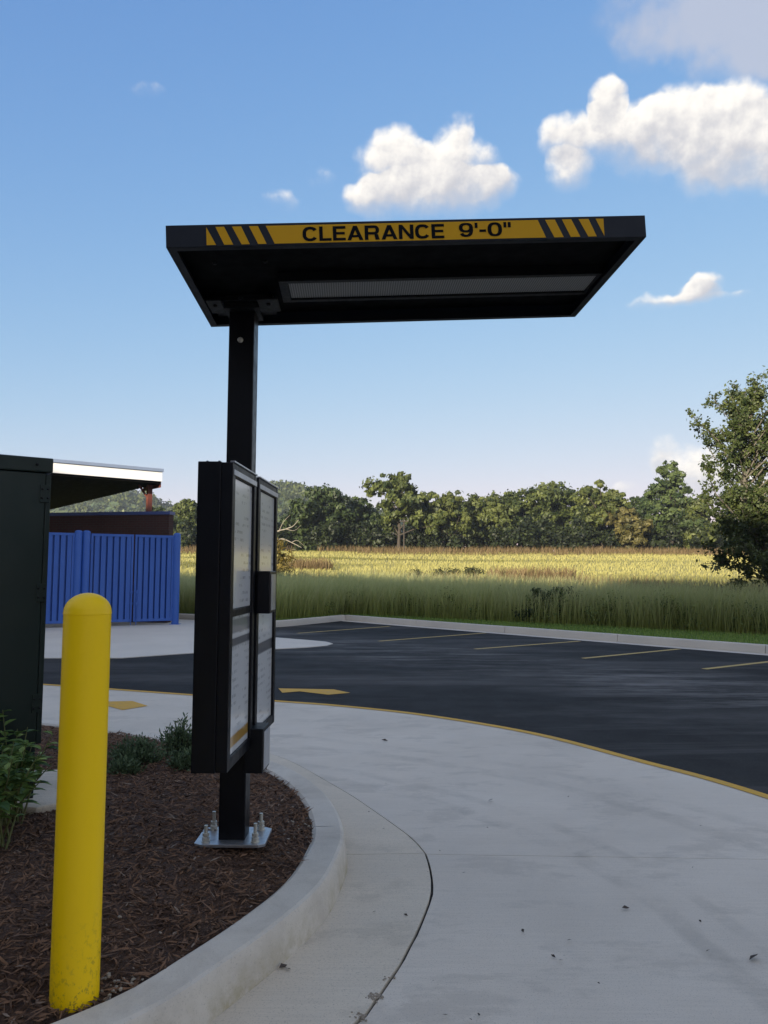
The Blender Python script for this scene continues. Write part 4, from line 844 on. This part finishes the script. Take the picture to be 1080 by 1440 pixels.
def glyphs(word, x0, x1, z0, z1, y):
    """bold extended capitals drawn as bands and bars in a unit-high cell"""
    mb = MB(); t, h_ = .235, .185; cur = 0; polys = []
    def rect(a, b, c, d): polys.append([(a, b), (c, b), (c, d), (a, d)])
    def band(cx, cy, rx, ry, a0, a1, tx=t, ty=h_, n=22, pw=.82):
        def e(ax_, ay_, a):
            c_, s_ = math.cos(a), math.sin(a); return cx + ax_ * math.copysign(abs(c_) ** pw, c_), cy + ay_ * math.copysign(abs(s_) ** pw, s_)
        for k in range(n):
            a, b = RAD(a0 + (a1 - a0) * k / n), RAD(a0 + (a1 - a0) * (k + 1) / n)
            polys.append([e(rx, ry, a), e(rx, ry, b), e(rx - tx, ry - ty, b), e(rx - tx, ry - ty, a)])
    out = []
    for ch in word:
        polys.clear(); w = .9
        if ch == 'C': w = 1.0; band(.5, .5, .5, .5, 33, 327)
        elif ch == 'L': w = .80; rect(0, 0, t, 1); rect(t, 0, w, h_)
        elif ch == 'E': w = .84; rect(0, 0, t, 1); rect(t, 0, w, h_); rect(t, 1 - h_, w, 1); rect(t, .42, w * .93, .59)
        elif ch == 'A': w = 1.06; polys += [[(0, 0), (.25, 0), (.655, 1), (.405, 1)], [(w - .25, 0), (w, 0), (w - .405, 1), (w - .655, 1)], [(.30, .2), (w - .30, .2), (w - .36, .36), (.36, .36)]]
        elif ch == 'R': w = 1.0; rect(0, 0, t, 1); rect(t, 1 - h_, .62, 1); rect(t, .36, .62, .54); band(.62, .68, .34, .32, -90, 90, t, h_, pw=.9); polys.append([(.70, 0), (.98, 0), (.88, .38), (.62, .40)])
        elif ch == 'N': w = .98; rect(0, 0, t, 1); rect(w - t, 0, w, 1); polys.append([(t, 1), (t, .68), (w - t, 0), (w - t, .32)])
        elif ch == '9': w = .88; band(.44, .66, .44, .34, 0, 360, .23, .15); band(.44, .5, .44, .5, -150, 20, .23, .16)
        elif ch == '0': w = .92; band(.46, .5, .46, .5, 0, 360, .24, .16)
        elif ch == "'": w = .2; rect(.02, .62, .2, 1)
        elif ch == '"': w = .46; rect(.0, .62, .18, 1); rect(.28, .62, .46, 1)
        elif ch == '-': w = .42; rect(0, .33, .42, .51)
        out += [[(cur + a, b) for a, b in p] for p in polys]; cur += w + .10
    cur -= .10
    for i, p in enumerate(out): mb.add([(x0 + a / cur * (x1 - x0), y - .00004 * (i % 9), z0 + b * (z1 - z0)) for a, b in p], [tuple(range(len(p)))])
    return mb
glyphs('CLEARANCE', .537, 1.102, .0125, .0715, -.003).build('lettering', M['ink'], cp)
glyphs('9\'-0"', 1.162, 1.372, .0155, .0735, -.003).build('lettering', M['ink'], cp)
# menu cabinets (front faces look along +x)
MR = RAD(-2.24)
def cabinet(y0, y1, back, panels, name, label):
    t = link(name, None, op, lo(-.622, 3.15, .672), (0, 0, MR), label=label); Hc = 1.252
    mb = MB(); fx0, fx1 = -.048, 0
    mb.box(fx0, fx1, y0, y0 + .05, 0, Hc); mb.box(fx0, fx1, y1 - .045, y1, 0, Hc); mb.box(fx0, fx1 - .001, y0 + .05, y1 - .045, Hc - .055, Hc); mb.box(fx0, fx1 - .001, y0 + .05, y1 - .045, 0, .045); mb.box(fx0, fx1 - .004, y0 + .05, y1 - .045, .615, .645)
    mb.build('door_frame', M['black'], t, bevel=.003)
    mb = MB()
    for a in back: mb.box(*a)
    mb.build('housing', M['black'], t, bevel=.004)
    for z0, z1, mt in panels: MB().box(-.030, -.012, y0 + .052, y1 - .047, z0, z1).build('menu_panel', mt, t)
    MB().box(-.012, .006, y0 + .004, y1 - .004, Hc + .001, Hc + .007).box(.0005, .004, y0 + .01, y1 - .01, Hc - .050, Hc - .028).build('top_trim', M['silver'], t)
    return t
dk = (.11, .11, .12)
pA = pagemat('menu_print_upper', [(1.09, 1.10, (.30, .30, .32))]); pB = pagemat('menu_print_lower', [(.545, .60, (.20, .20, .21)), (.49, .52, dk), (.075, .115, (.42, .24, .05))]); pC = pagemat('menu_print_far', [(.40, .45, dk), (1.08, 1.095, (.3, .3, .32))])
c1 = cabinet(0, .479, [(-.147, -.049, .0, .47, -.004, 1.256)], [(.647, 1.195, pA), (.047, .613, pB)], 'menu_cabinet', None)
c2 = cabinet(.534, 1.05, [(-.049, -.046, .54, 1.045, .01, 1.245), (-.135, -.049, .72, 1.045, .01, 1.245)], [(.647, 1.195, pC), (.047, .613, pC)], 'menu_cabinet', None)
for y in (.02, .07): MB().lathe([(.005, 0), (.005, .006)], 8).build('screw', M['bracket'], c1, loc=(-.135 + y, .03, 1.256))
sb = MB().box(.002, .068, .50, .64, .605, .805).build('speaker_box', M['black'], op, bevel=.005, loc=lo(-.622, 3.15, .672), rot=(0, 0, MR))
MB().box(.0695, .072, .515, .625, .62, .79).build('face_plate', M['silver'], sb)
lb_ = MB().box(-.03, .058, .44, .60, -.115, .085).build('detector_box', M['black'], op, bevel=.005, loc=lo(-.622, 3.15, .672), rot=(0, 0, MR))
MB().box(.0595, .062, .452, .59, -.10, .07).build('face_plate', M['silver'], lb_)
# ------------------------------------------------------------------ bed plants
def juniper(px, py, w, h, label, seed):
    q = on(px, py, .18); rg = np.random.default_rng(seed); t = empty('juniper_shrub', (q.x, q.y + .12, .17), label=label, cat='shrub', group='low junipers in the mulch bed')
    n = 2600; ns = 46; az = rg.uniform(0, 6.28, ns); rr = rg.random(ns) ** .6; tips = np.stack([np.cos(az) * rr * w, np.sin(az) * rr * w * .8, h * (.45 + .55 * rg.random(ns)) * (1.05 - .5 * rr)], 1)
    mb = MB()
    for p_ in tips: mb.tube([(0, 0, -.03), Vector(p_) * .5 + Vector((0, 0, .01)), p_], [.008, .005, .002], 4)
    mb.build('stem', M['bark'], t)
    i = rg.integers(0, ns, n); s_ = rg.uniform(.35, 1.05, n); P_ = tips[i] * s_[:, None] + rg.normal(size=(n, 3)) * .022
    Hh = rg.uniform(.018, .05, n); d = tips[i] / np.linalg.norm(tips[i], axis=1)[:, None] * .7 + rg.normal(size=(n, 3)) * .6 + np.array([0, 0, .35]); d /= np.linalg.norm(d, axis=1)[:, None]
    sd = np.cross(d, rg.normal(size=(n, 3))); sd /= np.linalg.norm(sd, axis=1)[:, None]
    v_ = np.stack([P_ - sd * .003, P_ + d * (Hh * .5)[:, None] - sd * .006, P_ + d * Hh[:, None], P_ + d * (Hh * .5)[:, None] + sd * .006], 1).reshape(-1, 3)
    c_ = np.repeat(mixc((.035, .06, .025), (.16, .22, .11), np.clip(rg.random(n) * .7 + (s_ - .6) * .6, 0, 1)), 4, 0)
    link('foliage', raw('foliage', v_, [np.arange(n * 4).reshape(n, 4)], M['leaf'], c_), t)
juniper(186, 1085, .17, .21, 'spreading grey-green juniper right behind the yellow bollard', 1)
juniper(250, 1070, .14, .25, 'upright dark juniper beside the menu cabinet, its tips tallest', 2)
juniper(258, 1092, .12, .14, 'small bluish juniper low in front of the upright dark one', 3)
juniper(166, 1100, .08, .10, 'smallest juniper tuft at the bollard edge, front of the spreading one', 4)
def leafy(px, py, label):
    q = on(px, py, .18); t = empty('leafy_shrub', (q.x, q.y, .17), label=label, cat='shrub'); rg = random.Random(5); mb = MB(); V_ = []; Q_ = []; C_ = []
    def leaf(p, d, L, col):
        d = d.normalized(); s_ = d.cross(Vector((0, 0, 1))); s_ = (s_ if s_.length > .1 else Vector((1, 0, 0))).normalized(); u = s_.cross(d); w = L * .25; b = len(V_)
        pts = [p, p + d * L * .30 + s_ * w * .85 + u * w * .4, p + d * L * .65 + s_ * w * .75 + u * w * .25 - Vector((0, 0, L * .05)), p + d * L - Vector((0, 0, L * .16)), p + d * L * .65 - s_ * w * .75 + u * w * .25 - Vector((0, 0, L * .05)), p + d * L * .30 - s_ * w * .85 + u * w * .4, p + d * L * .48]
        V_.extend(tuple(x) for x in pts); Q_.extend([(b, b + 1, b + 2, b + 6), (b + 6, b + 2, b + 3, b + 4), (b, b + 6, b + 4, b + 5)]); C_.extend([col] * 7)
    for i in range(17):
        a = rg.uniform(0, 6.28); ln = rg.uniform(.34, .74); out = rg.uniform(.15, .55); tip = Vector((math.cos(a) * out * ln, math.sin(a) * out * ln * .8, ln * rg.uniform(.7, 1))); m_ = tip * .5 + Vector((0, 0, .06)); b0 = Vector((rg.uniform(-.06, .06), rg.uniform(-.06, .06), -.03)); mb.tube([b0, m_, tip], [.006, .0045, .002], 5)
        for k in range(13):
            s_ = rg.uniform(.35, 1.0); p = b0.lerp(m_, s_ * 2) if s_ < .5 else m_.lerp(tip, s_ * 2 - 1); aa = rg.uniform(0, 6.28)
            d = Vector((math.cos(aa), math.sin(aa), rg.uniform(-.1, .7))); f_ = rg.random(); col = tuple(x * (1 - f_) + y * f_ for x, y in zip((.05, .105, .03), (.20, .30, .07)))
            if rg.random() < .12: col = (.30, .40, .12)
            leaf(p, d, rg.uniform(.06, .115), col)
    mb.build('stem', simple('green_stem', (.12, .13, .04), .6), t)
    me = bpy.data.meshes.new('foliage'); me.from_pydata(V_, [], Q_); a_ = me.color_attributes.new('Col', 'FLOAT_COLOR', 'POINT'); a_.data.foreach_set('color', np.concatenate([np.array(C_), np.ones((len(C_), 1))], 1).astype(np.float32).ravel()); me.materials.append(M['leaf']); link('foliage', me, t)
leafy(-6, 1200, 'leafy green shrub with pointed leaves at the left edge by the bollard')
leafy(16, 1166, 'pale-tipped leafy shrub in front of the dark green cabinet')
# ------------------------------------------------------------------ air
HZ = N('haze_air'); HZ.t.nodes.remove(HZ.b); pv = HZ.t.nodes.new('ShaderNodeVolumePrincipled'); pv.inputs['Color'].default_value = (.80, .88, 1, 1); pv.inputs['Density'].default_value = .0003; pv.inputs['Anisotropy'].default_value = .2
HZ.L(pv.outputs[0], HZ.t.nodes['Material Output'].inputs['Volume'])
MB().box(-700, 700, -50, 720, -1.2, 75).build('haze', HZ.m, label='thin pale summer haze over the valley', cat='haze', kind='stuff')
